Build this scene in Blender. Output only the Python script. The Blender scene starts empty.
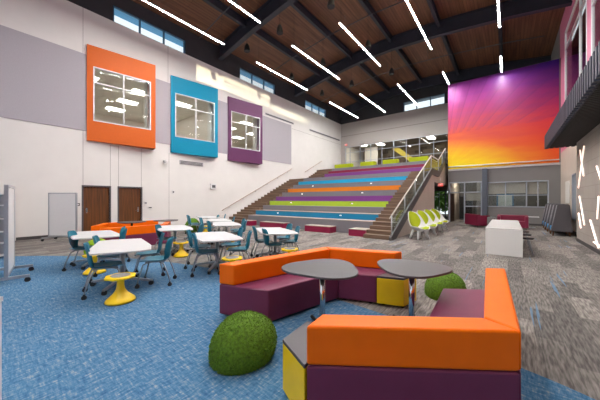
import bpy, bmesh, math, random
from mathutils import Vector, Matrix
random.seed(7)
C = bpy.context.scene.collection
PI = math.pi
TH = math.radians(38.4); SN, CS = math.sin(TH), math.cos(TH)
F, H = 262.0, 1.55            # focal length in pixels of a 600 px wide frame, eye height
def W(lat, t):                # camera-relative (sideways, forward) -> room X, Y
    return (lat*CS - t*SN, lat*SN + t*CS)
def at(px, py, z):            # point of the room at height z seen at a pixel
    t = F*(H-z)/(py-200.0); return W((px-300)/F*t, t)
def onX(px, X):               # (Y, depth) where the sight line crosses the plane x = X
    u = (px-300)/F; t = X/(u*CS-SN); return (t*(CS+u*SN), t)
def onY(px, Y):               # (X, depth) where it crosses the plane y = Y
    u = (px-300)/F; t = Y/(CS+u*SN); return (t*(u*CS-SN), t)
def zat(py, t): return H+(200.0-py)/F*t

# ------------------------------------------------------------------ materials
def lin(c):
    c = c/255.0
    return c/12.92 if c <= 0.04045 else ((c+0.055)/1.055)**2.4
def rgb(c): return (lin(c[0]), lin(c[1]), lin(c[2]), 1)
MATS = {}
def mat(name, col, rough=0.6, metal=0.0, var=0.06, scale=12.0, bump=0.0, bscale=300.0, emit=None, spec=0.5, coat=0.0):
    if name in MATS: return MATS[name]
    m = bpy.data.materials.new(name); m.use_nodes = True
    nt = m.node_tree; b = nt.nodes['Principled BSDF']; L = nt.links
    b.inputs['Roughness'].default_value = rough; b.inputs['Metallic'].default_value = metal
    b.inputs['Specular IOR Level'].default_value = spec
    b.inputs['Coat Weight'].default_value = coat
    tc = nt.nodes.new('ShaderNodeTexCoord')
    n = nt.nodes.new('ShaderNodeTexNoise'); n.inputs['Scale'].default_value = scale; n.inputs['Detail'].default_value = 3
    L.new(tc.outputs['Object'], n.inputs['Vector'])
    r = nt.nodes.new('ShaderNodeValToRGB')
    c = rgb(col)
    r.color_ramp.elements[0].position = 0.3; r.color_ramp.elements[1].position = 0.7
    r.color_ramp.elements[0].color = tuple(x*(1-var) for x in c[:3])+(1,)
    r.color_ramp.elements[1].color = tuple(min(1, x*(1+var)) for x in c[:3])+(1,)
    L.new(n.outputs['Fac'], r.inputs['Fac']); L.new(r.outputs['Color'], b.inputs['Base Color'])
    if bump:
        n2 = nt.nodes.new('ShaderNodeTexNoise'); n2.inputs['Scale'].default_value = bscale
        L.new(tc.outputs['Object'], n2.inputs['Vector'])
        bp = nt.nodes.new('ShaderNodeBump'); bp.inputs['Strength'].default_value = bump; bp.inputs['Distance'].default_value = 0.01
        L.new(n2.outputs['Fac'], bp.inputs['Height']); L.new(bp.outputs['Normal'], b.inputs['Normal'])
    if emit:
        b.inputs['Emission Color'].default_value = rgb(emit[0]); b.inputs['Emission Strength'].default_value = emit[1]
    MATS[name] = m; return m
def wood(name, c1, c2, axis='Y', scale=1.0, rough=0.5, plank=0.0):
    if name in MATS: return MATS[name]
    m = bpy.data.materials.new(name); m.use_nodes = True
    nt = m.node_tree; b = nt.nodes['Principled BSDF']; L = nt.links
    b.inputs['Roughness'].default_value = rough
    tc = nt.nodes.new('ShaderNodeTexCoord'); mp = nt.nodes.new('ShaderNodeMapping')
    s = {'X': (0.7, 14, 14), 'Y': (14, 0.7, 14), 'Z': (14, 14, 0.7)}[axis]
    mp.inputs['Scale'].default_value = tuple(v*scale for v in s)
    L.new(tc.outputs['Object'], mp.inputs['Vector'])
    n = nt.nodes.new('ShaderNodeTexNoise'); n.inputs['Scale'].default_value = 1.0; n.inputs['Detail'].default_value = 4
    L.new(mp.outputs['Vector'], n.inputs['Vector'])
    r = nt.nodes.new('ShaderNodeValToRGB')
    r.color_ramp.elements[0].position = 0.32; r.color_ramp.elements[1].position = 0.68
    r.color_ramp.elements[0].color = rgb(c1); r.color_ramp.elements[1].color = rgb(c2)
    L.new(n.outputs['Fac'], r.inputs['Fac'])
    out = r.outputs['Color']
    if plank:                                         # boards across X running along Y, thin dark joints
        w = nt.nodes.new('ShaderNodeTexBrick'); mp2 = nt.nodes.new('ShaderNodeMapping')
        mp2.inputs['Rotation'].default_value = (0, 0, PI/2)
        L.new(tc.outputs['Object'], mp2.inputs['Vector']); L.new(mp2.outputs['Vector'], w.inputs['Vector'])
        w.inputs['Scale'].default_value = 1.0; w.inputs['Brick Width'].default_value = 3.6; w.inputs['Row Height'].default_value = plank
        w.inputs['Mortar Size'].default_value = 0.008; w.inputs['Color1'].default_value = (1, 1, 1, 1)
        w.inputs['Color2'].default_value = (0.76, 0.74, 0.72, 1); w.inputs['Mortar'].default_value = (0.3, 0.3, 0.3, 1)
        mx = nt.nodes.new('ShaderNodeMix'); mx.data_type = 'RGBA'; mx.blend_type = 'MULTIPLY'; mx.inputs['Factor'].default_value = 1
        L.new(out, mx.inputs['A']); L.new(w.outputs['Color'], mx.inputs['B']); out = mx.outputs['Result']
    L.new(out, b.inputs['Base Color'])
    MATS[name] = m; return m
def glass(name='clear_glass', tint=(235, 245, 245), refl=1.0):
    if name in MATS: return MATS[name]
    m = bpy.data.materials.new(name); m.use_nodes = True
    nt = m.node_tree; L = nt.links; nt.nodes.remove(nt.nodes['Principled BSDF'])
    tr = nt.nodes.new('ShaderNodeBsdfTransparent'); tr.inputs['Color'].default_value = rgb(tint)
    gl = nt.nodes.new('ShaderNodeBsdfGlossy'); gl.inputs['Roughness'].default_value = 0.02
    fr = nt.nodes.new('ShaderNodeFresnel'); fr.inputs['IOR'].default_value = 1.5
    mu = nt.nodes.new('ShaderNodeMath'); mu.operation = 'MULTIPLY'; mu.inputs[1].default_value = refl; mu.use_clamp = True
    mx = nt.nodes.new('ShaderNodeMixShader')
    L.new(fr.outputs[0], mu.inputs[0]); L.new(mu.outputs[0], mx.inputs[0])
    L.new(tr.outputs[0], mx.inputs[1]); L.new(gl.outputs[0], mx.inputs[2])
    L.new(mx.outputs[0], nt.nodes['Material Output'].inputs['Surface'])
    MATS[name] = m; return m
def lampmat(name, col, s): return mat(name, (250, 250, 250), var=0.0, emit=(col, s))

def carpet_planks():
    m = bpy.data.materials.new('grey_plank_carpet'); m.use_nodes = True
    nt = m.node_tree; b = nt.nodes['Principled BSDF']; L = nt.links
    b.inputs['Roughness'].default_value = 0.95; b.inputs['Specular IOR Level'].default_value = 0.25
    tc = nt.nodes.new('ShaderNodeTexCoord'); mp = nt.nodes.new('ShaderNodeMapping')
    mp.inputs['Rotation'].default_value = (0, 0, PI/2); L.new(tc.outputs['Object'], mp.inputs['Vector'])
    br = nt.nodes.new('ShaderNodeTexBrick'); L.new(mp.outputs['Vector'], br.inputs['Vector'])
    br.inputs['Scale'].default_value = 1; br.inputs['Brick Width'].default_value = 1.0; br.inputs['Row Height'].default_value = 0.25
    br.inputs['Mortar Size'].default_value = 0.002; br.inputs['Bias'].default_value = 0.0
    br.inputs['Color1'].default_value = (0, 0, 0, 1); br.inputs['Color2'].default_value = (1, 1, 1, 1); br.inputs['Mortar'].default_value = (0.3, 0.3, 0.3, 1)
    r = nt.nodes.new('ShaderNodeValToRGB'); L.new(br.outputs['Color'], r.inputs['Fac'])
    e = r.color_ramp.elements
    e[0].color = rgb((106, 101, 98)); e[1].color = rgb((148, 141, 135))
    x = e.new(0.5); x.color = rgb((130, 124, 119))
    # streaks along the planks
    mp2 = nt.nodes.new('ShaderNodeMapping'); mp2.inputs['Scale'].default_value = (46, 5.0, 1); L.new(tc.outputs['Object'], mp2.inputs['Vector'])
    n = nt.nodes.new('ShaderNodeTexNoise'); n.inputs['Scale'].default_value = 1; n.inputs['Detail'].default_value = 5; L.new(mp2.outputs['Vector'], n.inputs['Vector'])
    r2 = nt.nodes.new('ShaderNodeValToRGB'); L.new(n.outputs['Fac'], r2.inputs['Fac'])
    r2.color_ramp.elements[0].position = 0.36; r2.color_ramp.elements[0].color = (0.5, 0.5, 0.5, 1)
    r2.color_ramp.elements[1].position = 0.68; r2.color_ramp.elements[1].color = (1.28, 1.28, 1.28, 1)
    mx = nt.nodes.new('ShaderNodeMix'); mx.data_type = 'RGBA'; mx.blend_type = 'MULTIPLY'; mx.inputs['Factor'].default_value = 1
    L.new(r.outputs['Color'], mx.inputs['A']); L.new(r2.outputs['Color'], mx.inputs['B'])
    # thin blue accent lines in some rows
    mp3 = nt.nodes.new('ShaderNodeMapping'); mp3.inputs['Scale'].default_value = (13, 0.4, 1); mp3.inputs['Location'].default_value = (3.1, 7.7, 0); L.new(tc.outputs['Object'], mp3.inputs['Vector'])
    n3 = nt.nodes.new('ShaderNodeTexNoise'); n3.inputs['Scale'].default_value = 1; n3.inputs['Detail'].default_value = 2; L.new(mp3.outputs['Vector'], n3.inputs['Vector'])
    r3 = nt.nodes.new('ShaderNodeValToRGB'); L.new(n3.outputs['Fac'], r3.inputs['Fac'])
    r3.color_ramp.elements[0].position = 0.665; r3.color_ramp.elements[0].color = (0, 0, 0, 1)
    r3.color_ramp.elements[1].position = 0.69; r3.color_ramp.elements[1].color = (0.7, 0.7, 0.7, 1)
    mx2 = nt.nodes.new('ShaderNodeMix'); mx2.data_type = 'RGBA'; L.new(r3.outputs['Color'], mx2.inputs['Factor'])
    L.new(mx.outputs['Result'], mx2.inputs['A']); mx2.inputs['B'].default_value = rgb((95, 130, 160))
    L.new(mx2.outputs['Result'], b.inputs['Base Color'])
    return m
def carpet_blue():
    m = bpy.data.materials.new('blue_weave_carpet'); m.use_nodes = True
    nt = m.node_tree; b = nt.nodes['Principled BSDF']; L = nt.links
    b.inputs['Roughness'].default_value = 0.95; b.inputs['Specular IOR Level'].default_value = 0.2
    tc = nt.nodes.new('ShaderNodeTexCoord')
    def streak(sx, sy):
        mp = nt.nodes.new('ShaderNodeMapping'); mp.inputs['Scale'].default_value = (sx, sy, 1); mp.inputs['Rotation'].default_value = (0, 0, 0.35)
        L.new(tc.outputs['Object'], mp.inputs['Vector'])
        n = nt.nodes.new('ShaderNodeTexNoise'); n.inputs['Scale'].default_value = 1; n.inputs['Detail'].default_value = 4; n.inputs['Roughness'].default_value = 0.7
        L.new(mp.outputs['Vector'], n.inputs['Vector']); return n.outputs['Fac']
    a, c = streak(44, 9), streak(9, 44)
    mx = nt.nodes.new('ShaderNodeMath'); mx.operation = 'ADD'; L.new(a, mx.inputs[0]); L.new(c, mx.inputs[1])
    hf = nt.nodes.new('ShaderNodeMath'); hf.operation = 'MULTIPLY'; hf.inputs[1].default_value = 0.5; L.new(mx.outputs[0], hf.inputs[0])
    r = nt.nodes.new('ShaderNodeValToRGB'); L.new(hf.outputs[0], r.inputs['Fac'])
    e = r.color_ramp.elements
    e[0].position = 0.38; e[0].color = rgb((44, 88, 126)); e[1].position = 0.615; e[1].color = rgb((150, 154, 158))
    x = e.new(0.5); x.color = rgb((72, 116, 150)); x = e.new(0.57); x.color = rgb((106, 132, 154))
    L.new(r.outputs['Color'], b.inputs['Base Color']); return m
def mural_mat(x0, x1, z0, z1):
    m = bpy.data.materials.new('sunrise_mural_print'); m.use_nodes = True
    nt = m.node_tree; b = nt.nodes['Principled BSDF']; L = nt.links
    b.inputs['Roughness'].default_value = 0.35; b.inputs['Specular IOR Level'].default_value = 0.35
    tc = nt.nodes.new('ShaderNodeTexCoord'); sp = nt.nodes.new('ShaderNodeSeparateXYZ'); L.new(tc.outputs['Object'], sp.inputs[0])
    def M(op, a, bb=None, clamp=False):
        n = nt.nodes.new('ShaderNodeMath'); n.operation = op; n.use_clamp = clamp
        for k, v in enumerate((a, bb)):
            if v is None: continue
            if isinstance(v, (int, float)): n.inputs[k].default_value = v
            else: L.new(v, n.inputs[k])
        return n.outputs[0]
    u = M('MULTIPLY', M('SUBTRACT', sp.outputs['X'], x0), 1/(x1-x0)); v = M('MULTIPLY', M('SUBTRACT', sp.outputs['Z'], z0), 1/(z1-z0))
    nz = nt.nodes.new('ShaderNodeTexNoise'); nz.inputs['Detail'].default_value = 4
    mp = nt.nodes.new('ShaderNodeMapping'); mp.inputs['Scale'].default_value = (0.5, 1, 2.6); mp.inputs['Rotation'].default_value = (0, 0.12, 0)
    L.new(tc.outputs['Object'], mp.inputs['Vector']); L.new(mp.outputs['Vector'], nz.inputs['Vector']); nz.inputs['Scale'].default_value = 1.0
    wob = M('MULTIPLY', M('SUBTRACT', nz.outputs['Fac'], 0.5), 0.22)
    vv = M('ADD', v, wob)
    def ramp(stops):
        r = nt.nodes.new('ShaderNodeValToRGB'); L.new(vv, r.inputs['Fac'])
        e = r.color_ramp.elements
        e[0].position, e[0].color = stops[0][0], rgb(stops[0][1]); e[1].position, e[1].color = stops[-1][0], rgb(stops[-1][1])
        for p, c in stops[1:-1]: x = e.new(p); x.color = rgb(c)
        return r.outputs['Color']
    A = ramp([(0.03, (250, 220, 10)), (0.12, (250, 186, 10)), (0.24, (242, 126, 30)), (0.4, (218, 84, 62)), (0.6, (196, 70, 118)), (0.8, (186, 76, 152)), (1.0, (156, 66, 156))])
    B = ramp([(0.0, (226, 92, 20)), (0.2, (220, 64, 34)), (0.42, (206, 48, 60)), (0.6, (158, 34, 88)), (0.8, (98, 28, 108)), (0.97, (46, 18, 124))])
    mx = nt.nodes.new('ShaderNodeMix'); mx.data_type = 'RGBA'; L.new(M('POWER', u, 0.9, True), mx.inputs['Factor']); L.new(A, mx.inputs['A']); L.new(B, mx.inputs['B'])
    # printed rays fanning out of the low sun at the left
    ang = M('ARCTAN2', M('ADD', v, 0.02), M('MULTIPLY', M('ADD', u, 0.05), 0.95))
    fr = M('FRACT', M('ADD', M('MULTIPLY', ang, 7.2), 0.15))
    line = M('LESS_THAN', M('ABSOLUTE', M('SUBTRACT', fr, 0.5)), 0.05)
    line = M('MULTIPLY', line, M('GREATER_THAN', v, 0.45)); line = M('MULTIPLY', line, 0.3)
    wide = M('MULTIPLY', M('MULTIPLY', M('GREATER_THAN', fr, 0.55), 0.13), M('GREATER_THAN', v, 0.42))
    mx2 = nt.nodes.new('ShaderNodeMix'); mx2.data_type = 'RGBA'; L.new(M('ADD', line, wide), mx2.inputs['Factor']); L.new(mx.outputs['Result'], mx2.inputs['A']); mx2.inputs['B'].default_value = rgb((96, 40, 100))
    # yellow glow of the printed sun
    du, dv = u, M('SUBTRACT', v, 0.04)
    d = M('SQRT', M('ADD', M('MULTIPLY', M('MULTIPLY', du, du), 0.45), M('MULTIPLY', M('MULTIPLY', dv, dv), 2.5)))
    g = M('SUBTRACT', 1.0, M('MULTIPLY', d, 2.1), True)
    st = nt.nodes.new('ShaderNodeTexNoise'); st.inputs['Scale'].default_value = 9
    cb = nt.nodes.new('ShaderNodeCombineXYZ'); L.new(M('MULTIPLY', ang, 2.0), cb.inputs[0]); L.new(M('MULTIPLY', d, 0.15), cb.inputs[1]); L.new(cb.outputs[0], st.inputs['Vector'])
    g = M('MULTIPLY', g, M('ADD', 0.55, M('MULTIPLY', st.outputs['Fac'], 0.9)), True)
    mx3 = nt.nodes.new('ShaderNodeMix'); mx3.data_type = 'RGBA'; L.new(g, mx3.inputs['Factor']); L.new(mx2.outputs['Result'], mx3.inputs['A']); mx3.inputs['B'].default_value = rgb((255, 226, 10))
    L.new(mx3.outputs['Result'], b.inputs['Base Color'])
    return m
def blocks(name, c1, c2, mortar, w, h, rot=None, ms=0.008, rough=0.85):
    m = bpy.data.materials.new(name); m.use_nodes = True
    nt = m.node_tree; b = nt.nodes['Principled BSDF']; L = nt.links; b.inputs['Roughness'].default_value = rough
    tc = nt.nodes.new('ShaderNodeTexCoord'); sp = nt.nodes.new('ShaderNodeSeparateXYZ'); cb = nt.nodes.new('ShaderNodeCombineXYZ')
    L.new(tc.outputs['Object'], sp.inputs[0])
    a, bb = rot or ('Y', 'Z')
    L.new(sp.outputs[a], cb.inputs[0]); L.new(sp.outputs[bb], cb.inputs[1])
    br = nt.nodes.new('ShaderNodeTexBrick'); L.new(cb.outputs[0], br.inputs['Vector'])
    br.inputs['Scale'].default_value = 1; br.inputs['Brick Width'].default_value = w; br.inputs['Row Height'].default_value = h
    br.inputs['Mortar Size'].default_value = ms
    br.inputs['Color1'].default_value = rgb(c1); br.inputs['Color2'].default_value = rgb(c2); br.inputs['Mortar'].default_value = rgb(mortar)
    L.new(br.outputs['Color'], b.inputs['Base Color']); return m

wallpaint = mat('warm_white_wall_paint', (224, 222, 218), 0.8, var=0.02, scale=1.5)
acoustic = mat('grey_acoustic_fabric', (172, 168, 174), 0.95, var=0.06, scale=60)
charcoal = mat('charcoal_steel_paint', (46, 49, 60), 0.55, var=0.08, scale=4)
charband = mat('charcoal_wall_panel', (50, 50, 54), 0.7, var=0.06, scale=3)
greywall = mat('mid_grey_wall_paint', (126, 123, 122), 0.8, var=0.02, scale=2)
taupewall = mat('pale_taupe_wall_paint', (196, 184, 172), 0.8, var=0.03, scale=2)
darkbase = mat('dark_rubber_base', (70, 66, 66), 0.7)
deckwood = wood('brown_wood_deck', (106, 70, 50), (136, 92, 66), 'Y', 0.55, 0.55, plank=0.16)
stairwood = wood('walnut_step_finish', (88, 68, 54), (128, 104, 84), 'X', 1.0, 0.6)
paletread = wood('pale_oak_tread', (150, 138, 130), (186, 172, 162), 'X', 1.0, 0.5)
doorwood = wood('oak_veneer_door', (76, 44, 18), (114, 70, 34), 'Z', 1.2, 0.4)
white = mat('white_laminate', (220, 220, 220), 0.35, var=0.01)
whiteframe = mat('white_powder_coat', (228, 230, 232), 0.4, var=0.02)
alu = mat('brushed_aluminium', (176, 180, 186), 0.35, metal=0.7, var=0.04, scale=40)
alupaint = mat('satin_aluminium_frame', (172, 178, 188), 0.45, metal=0.2, var=0.03)
chrome = mat('polished_chrome', (215, 215, 220), 0.12, metal=1.0, var=0.02)
black = mat('black_plastic', (26, 26, 28), 0.5, var=0.1)
darkgrey = mat('dark_grey_frame', (78, 80, 84), 0.5)
tealplastic = mat('teal_chair_plastic', (16, 112, 136), 0.42, var=0.05, scale=9)
yellowplastic = mat('yellow_plastic', (246, 208, 0), 0.4, var=0.03)
greyfoam = mat('grey_seat_pad', (140, 142, 148), 0.8)
orangevinyl = mat('orange_vinyl', (244, 110, 0), 0.45, spec=0.2, var=0.04, scale=5, bump=0.06, bscale=220)
purplevinyl = mat('plum_vinyl', (112, 48, 78), 0.45, spec=0.3, var=0.05, scale=5, bump=0.06, bscale=220)
yellowvinyl = mat('yellow_vinyl', (240, 200, 0), 0.45, var=0.04, scale=5)
laminate = mat('dark_grey_laminate', (74, 70, 74), 0.38, var=0.04, scale=30)
limefabric = mat('lime_fabric', (164, 178, 0), 0.8, var=0.05, scale=30)
maroonvinyl = mat('maroon_vinyl', (122, 26, 58), 0.5, var=0.05)
boothfabric = mat('charcoal_booth_fabric', (84, 80, 84), 0.9, var=0.08, scale=40)
bluefabric = mat('blue_seat_fabric', (60, 130, 180), 0.85)
grassmat = mat('green_artificial_grass', (92, 128, 26), 0.85, var=0.35, scale=40)
quartz = mat('white_quartz_stone', (232, 230, 228), 0.22, var=0.03, scale=60)
clear = glass('clear_glass', (250, 252, 251), 0.35)
tinted = glass('window_glass', (248, 250, 250), 0.4)
sunglass = glass('shaded_window_glass', (130, 130, 130), 0.4)
greenglass = glass('greenish_rail_glass', (238, 247, 244), 0.35)
striplamp = lampmat('linear_lamp_diffuser', (255, 252, 249), 345.0)
wallstrip = lampmat('wall_strip_diffuser', (255, 218, 200), 2.0)
troffer = lampmat('troffer_diffuser', (255, 250, 240), 9.5)
lofttroffer = lampmat('loft_troffer_diffuser', (255, 250, 240), 32.0)
exitred = mat('exit_sign_red', (220, 40, 30), 0.5, emit=((255, 60, 40), 0.5))

# ------------------------------------------------------------------ mesh builder
class MB:
    def __init__(s): s.b = bmesh.new()
    def face(s, pts, mi=0):
        f = s.b.faces.new([s.b.verts.new(p) for p in pts]); f.material_index = mi; return f
    def extrude(s, pts, vec, mi=0):
        vec = Vector(vec); a = [s.b.verts.new(p) for p in pts]; c = [s.b.verts.new(Vector(p)+vec) for p in pts]
        n = len(a); fs = [s.b.faces.new(a[::-1]), s.b.faces.new(c)]
        for i in range(n): fs.append(s.b.faces.new((a[i], a[(i+1) % n], c[(i+1) % n], c[i])))
        for f in fs: f.material_index = mi
        return s
    def box(s, x0, x1, y0, y1, z0, z1, mi=0):
        return s.extrude([(x0, y0, z0), (x1, y0, z0), (x1, y1, z0), (x0, y1, z0)], (0, 0, z1-z0), mi)
    def obox(s, c, size, rz=0, mi=0):
        hx, hy, hz = size[0]/2, size[1]/2, size[2]/2; ca, sa = math.cos(rz), math.sin(rz)
        p = [(c[0]+x*ca-y*sa, c[1]+x*sa+y*ca, c[2]-hz) for x, y in ((-hx, -hy), (hx, -hy), (hx, hy), (-hx, hy))]
        return s.extrude(p, (0, 0, 2*hz), mi)
    def prism(s, poly, z0, z1, mi=0): return s.extrude([(p[0], p[1], z0) for p in poly], (0, 0, z1-z0), mi)
    def tube(s, pts, r, n=8, mi=0, r2=None):
        pts = [Vector(p) for p in pts]; rings = []
        for i, p in enumerate(pts):
            d = (pts[min(i+1, len(pts)-1)]-pts[max(i-1, 0)]).normalized()
            a = d.cross(Vector((0, 0, 1)));
            if a.length < 1e-4: a = Vector((1, 0, 0))
            a.normalize(); c = d.cross(a)
            rr = r if r2 is None else r+(r2-r)*i/(len(pts)-1)
            rings.append([s.b.verts.new(p+a*rr*math.cos(2*PI*k/n)+c*rr*math.sin(2*PI*k/n)) for k in range(n)])
        for A, B in zip(rings, rings[1:]):
            for k in range(n): f = s.b.faces.new((A[k], A[(k+1) % n], B[(k+1) % n], B[k])); f.material_index = mi; f.smooth = True
        for R in (rings[0][::-1], rings[-1]): f = s.b.faces.new(R); f.material_index = mi
        return s
    def lathe(s, prof, n=20, c=(0, 0, 0), mi=0):
        rings = [[s.b.verts.new((c[0]+r*math.cos(2*PI*k/n), c[1]+r*math.sin(2*PI*k/n), c[2]+z)) for k in range(n)] for r, z in prof]
        for A, B in zip(rings, rings[1:]):
            for k in range(n): f = s.b.faces.new((A[k], A[(k+1) % n], B[(k+1) % n], B[k])); f.material_index = mi; f.smooth = True
        for R in (rings[0][::-1], rings[-1]): f = s.b.faces.new(R); f.material_index = mi
        return s
    def grid(s, rows, mi=0):
        v = [[s.b.verts.new(p) for p in r] for r in rows]
        for A, B in zip(v, v[1:]):
            for k in range(len(A)-1): f = s.b.faces.new((A[k], A[k+1], B[k+1], B[k])); f.material_index = mi; f.smooth = True
        return s
    def build(s, name, mats, parent=None, bevel=0, seg=2, solid=0, sub=0):
        bmesh.ops.recalc_face_normals(s.b, faces=s.b.faces[:])
        me = bpy.data.meshes.new(name); s.b.to_mesh(me); s.b.free()
        for m in (mats if isinstance(mats, (list, tuple)) else [mats]): me.materials.append(m)
        o = bpy.data.objects.new(name, me); C.objects.link(o)
        if parent: o.parent = parent
        if solid:
            md = o.modifiers.new('solid', 'SOLIDIFY'); md.thickness = solid; md.offset = 0
        if bevel:
            md = o.modifiers.new('bevel', 'BEVEL'); md.width = bevel; md.segments = seg; md.limit_method = 'ANGLE'; md.angle_limit = 0.6
        if sub:
            md = o.modifiers.new('sub', 'SUBSURF'); md.levels = sub; md.render_levels = sub
        return o
def thing(name, label, cat, loc=(0, 0, 0), rz=0, group=None):
    o = bpy.data.objects.new(name, None); C.objects.link(o); o.empty_display_size = 0.2
    o.location = loc; o.rotation_euler = (0, 0, rz); o['label'] = label; o['category'] = cat
    if group: o['group'] = group
    return o
def tag(o, label, cat, group=None):
    o['label'] = label; o['category'] = cat
    if group: o['group'] = group
    return o
def struct(name, mb, m, label=None, cat=None, **k):
    o = mb.build(name, m, **k) if isinstance(mb, MB) else mb
    o['kind'] = 'structure'
    if label: o['label'] = label; o['category'] = cat
    return o
def dup(root, loc, rz, label, group=None):
    r = root.copy(); C.objects.link(r); r.location = loc; r.rotation_euler = (0, 0, rz); r['label'] = label
    if group: r['group'] = group
    for ch in list(root.children):
        c = ch.copy(); C.objects.link(c); c.parent = r
        for g in ch.children:
            d = g.copy(); C.objects.link(d); d.parent = c
    return r
def wall_holes(mb, axis, c0, c1, u0, u1, z0, z1, holes, mi=0):
    us = sorted({u0, u1, *[h[0] for h in holes], *[h[1] for h in holes]}); zs = sorted({z0, z1, *[h[2] for h in holes], *[h[3] for h in holes]})
    for a, b in zip(us, us[1:]):
        for c, d in zip(zs, zs[1:]):
            um, zm = (a+b)/2, (c+d)/2
            if um < u0 or um > u1 or zm < z0 or zm > z1: continue
            if any(h[0] < um < h[1] and h[2] < zm < h[3] for h in holes): continue
            if axis == 'X': mb.box(c0, c1, a, b, c, d, mi)
            else: mb.box(a, b, c0, c1, c, d, mi)
    return mb

# ------------------------------------------------------------------ room shell
XL, XR, YB, YM, YN = -14.7, 2.4, 26.0, 21.2, -9.0
carp = carpet_planks()
struct('floor', MB().box(XL-0.3, XR+0.3, YN, YB+7, -0.12, 0.0), carp, 'grey plank carpet with thin blue lines running down the hall', 'floor')
edge = [(-13.5, -4.0), (-12.2, -1.2), (-10.64, 0.74), (-9.27, 1.85), (-8.1, 2.5), (-6.9, 3.0), (-5.1, 3.42), (-3.4, 3.58), (-1.3, 3.48), (0.075, 3.16), (0.6, 2.98), (1.3, 2.65), (2.0, 2.3)]
cur = []
for i in range(len(edge)-1):
    for k in range(6):
        t = k/6; p0 = edge[max(i-1, 0)]; p1 = edge[i]; p2 = edge[i+1]; p3 = edge[min(i+2, len(edge)-1)]
        cur.append(tuple(0.5*((2*p1[j])+(-p0[j]+p2[j])*t+(2*p0[j]-5*p1[j]+4*p2[j]-p3[j])*t*t+(-p0[j]+3*p1[j]-3*p2[j]+p3[j])*t**3) for j in (0, 1)))
cur.append(edge[-1])
o = MB().prism(cur[::-1]+[(-13.5, YN+0.05), (2.0, YN+0.05)], 0.0005, 0.006).build('floor', carpet_blue())
struct('floor', o, None, 'curved blue woven carpet area in the foreground', 'carpet')

# arched roof line (underside of the girders)
ARC = [(-16.5, 10.35), (-14.7, 10.67), (-11.4, 11.3), (-8.5, 11.65), (-6.2, 11.75), (-3.5, 11.62), (0.0, 11.25), (2.4, 10.9), (3.6, 10.7)]
def arc(x):
    for (a, za), (b, zb) in zip(ARC, ARC[1:]):
        if a <= x <= b: return za+(zb-za)*(x-a)/(b-a)
XS = [-14.7+i*(17.1/24) for i in range(25)]
dk = MB(); prof = [(x, arc(x)+0.86) for x in [-14.9]+XS[1:-1]+[2.7]]
dk.extrude([(x, YN, z) for x, z in prof]+[(x, YN, z+0.2) for x, z in prof[::-1]], (0, YB+0.3-YN, 0))
struct('ceiling', dk, deckwood, 'arched brown wood plank ceiling', 'ceiling')
for gy in (2.45, 10.15, 17.84, 25.6):
    g = MB()
    for lo, hi, wd in ((0, 0.04, 0.3), (0.04, 0.82, 0.03), (0.82, 0.86, 0.3)):
        p = [(x, gy-wd/2, arc(x)+lo) for x in XS]+[(x, gy-wd/2, arc(x)+hi) for x in XS[::-1]]
        g.extrude(p, (0, wd, 0))
    struct('beam', g, charcoal, {2.45: 'charcoal roof girder over the front of the hall', 10.15: 'charcoal roof girder crossing above the near windows', 17.84: 'charcoal roof girder crossing above the bleachers', 25.6: 'charcoal roof girder along the back wall'}[gy], 'beam')
PUR = [-11.95, -9.05, -6.15, -3.25, -0.35]
for k, px in enumerate(PUR):
    g = MB(); z = arc(px)+0.4
    for y0, y1 in ((YN, 2.28), (2.62, 9.98), (10.32, 17.67), (18.01, 25.43)):
        g.box(px-0.09, px+0.09, y0, y1, z, z+0.03); g.box(px-0.012, px+0.012, y0, y1, z+0.03, z+0.42); g.box(px-0.09, px+0.09, y0, y1, z+0.42, z+0.45)
    struct('beam', g, charcoal, ['first', 'second', 'middle', 'fourth', 'fifth'][k]+' charcoal purlin from the window wall, running the length of the ceiling', 'beam')

# left wall with the three bay openings, two doors and the clerestory band
BAYS = [3.23, 6.93, 10.72]; A9 = math.radians(9)
holes = [(y+0.2, y+2.5, 4.95, 7.7) for y in BAYS]
d1 = (onX(83.4, XL)[0], onX(109.5, XL)[0]); d2 = (onX(119, XL)[0], onX(141, XL)[0])
holes += [(d1[0], d1[1], 0, 2.15), (d2[0], d2[1], 0, 2.15)]
w = MB(); wall_holes(w, 'X', XL-0.3, XL, YN, YB+0.3, 0, 10.05, holes)
struct('wall_left', w, wallpaint, 'tall off-white wall with the coloured window boxes', 'wall')
CW = [(4.25, 7.85), (11.8, 15.4), (19.4, 23.0)]
w = MB(); wall_holes(w, 'X', XL-0.28, XL-0.04, YN, YB+0.3, 10.05, 12.2, [(a, b, 10.07, 10.88) for a, b in CW]+[(-3.35, 0.25, 10.07, 10.88)])
struct('wall_left', w, charband, 'charcoal band above the off-white wall holding the high windows', 'wall')
def clerestory(n, axis, c, a, b, z0=10.07, z1=10.88, label=''):
    f = MB(); t = 0.035
    us = [a+t, a+(b-a)/3, a+2*(b-a)/3, b-t]
    def bx(u0, u1, zz0, zz1):
        if axis == 'X': f.box(c-0.05, c+0.05, u0, u1, zz0, zz1)
        else: f.box(u0, u1, c-0.05, c+0.05, zz0, zz1)
    for u in us: bx(u-t, u+t, z0, z1)
    bx(a, b, z0, z0+0.05); bx(a, b, z1-0.05, z1)
    o = struct(n, f, mat('blue_grey_mullion', (64, 106, 138), 0.4), label, 'window')
    p = MB()
    if axis == 'X': p.box(c-0.006, c+0.006, a+0.07, b-0.07, z0+0.05, z1-0.05)
    else: p.box(a+0.07, b-0.07, c-0.006, c+0.006, z0+0.05, z1-0.05)
    p.build('pane', tinted, o)
for k, (a, b) in enumerate(CW): clerestory('window_%d' % (k+1), 'X', XL-0.16, a, b, label=['high three-pane window above the orange window box', 'high three-pane window above the purple window box', 'high three-pane window above the left stair landing'][k])
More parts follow.
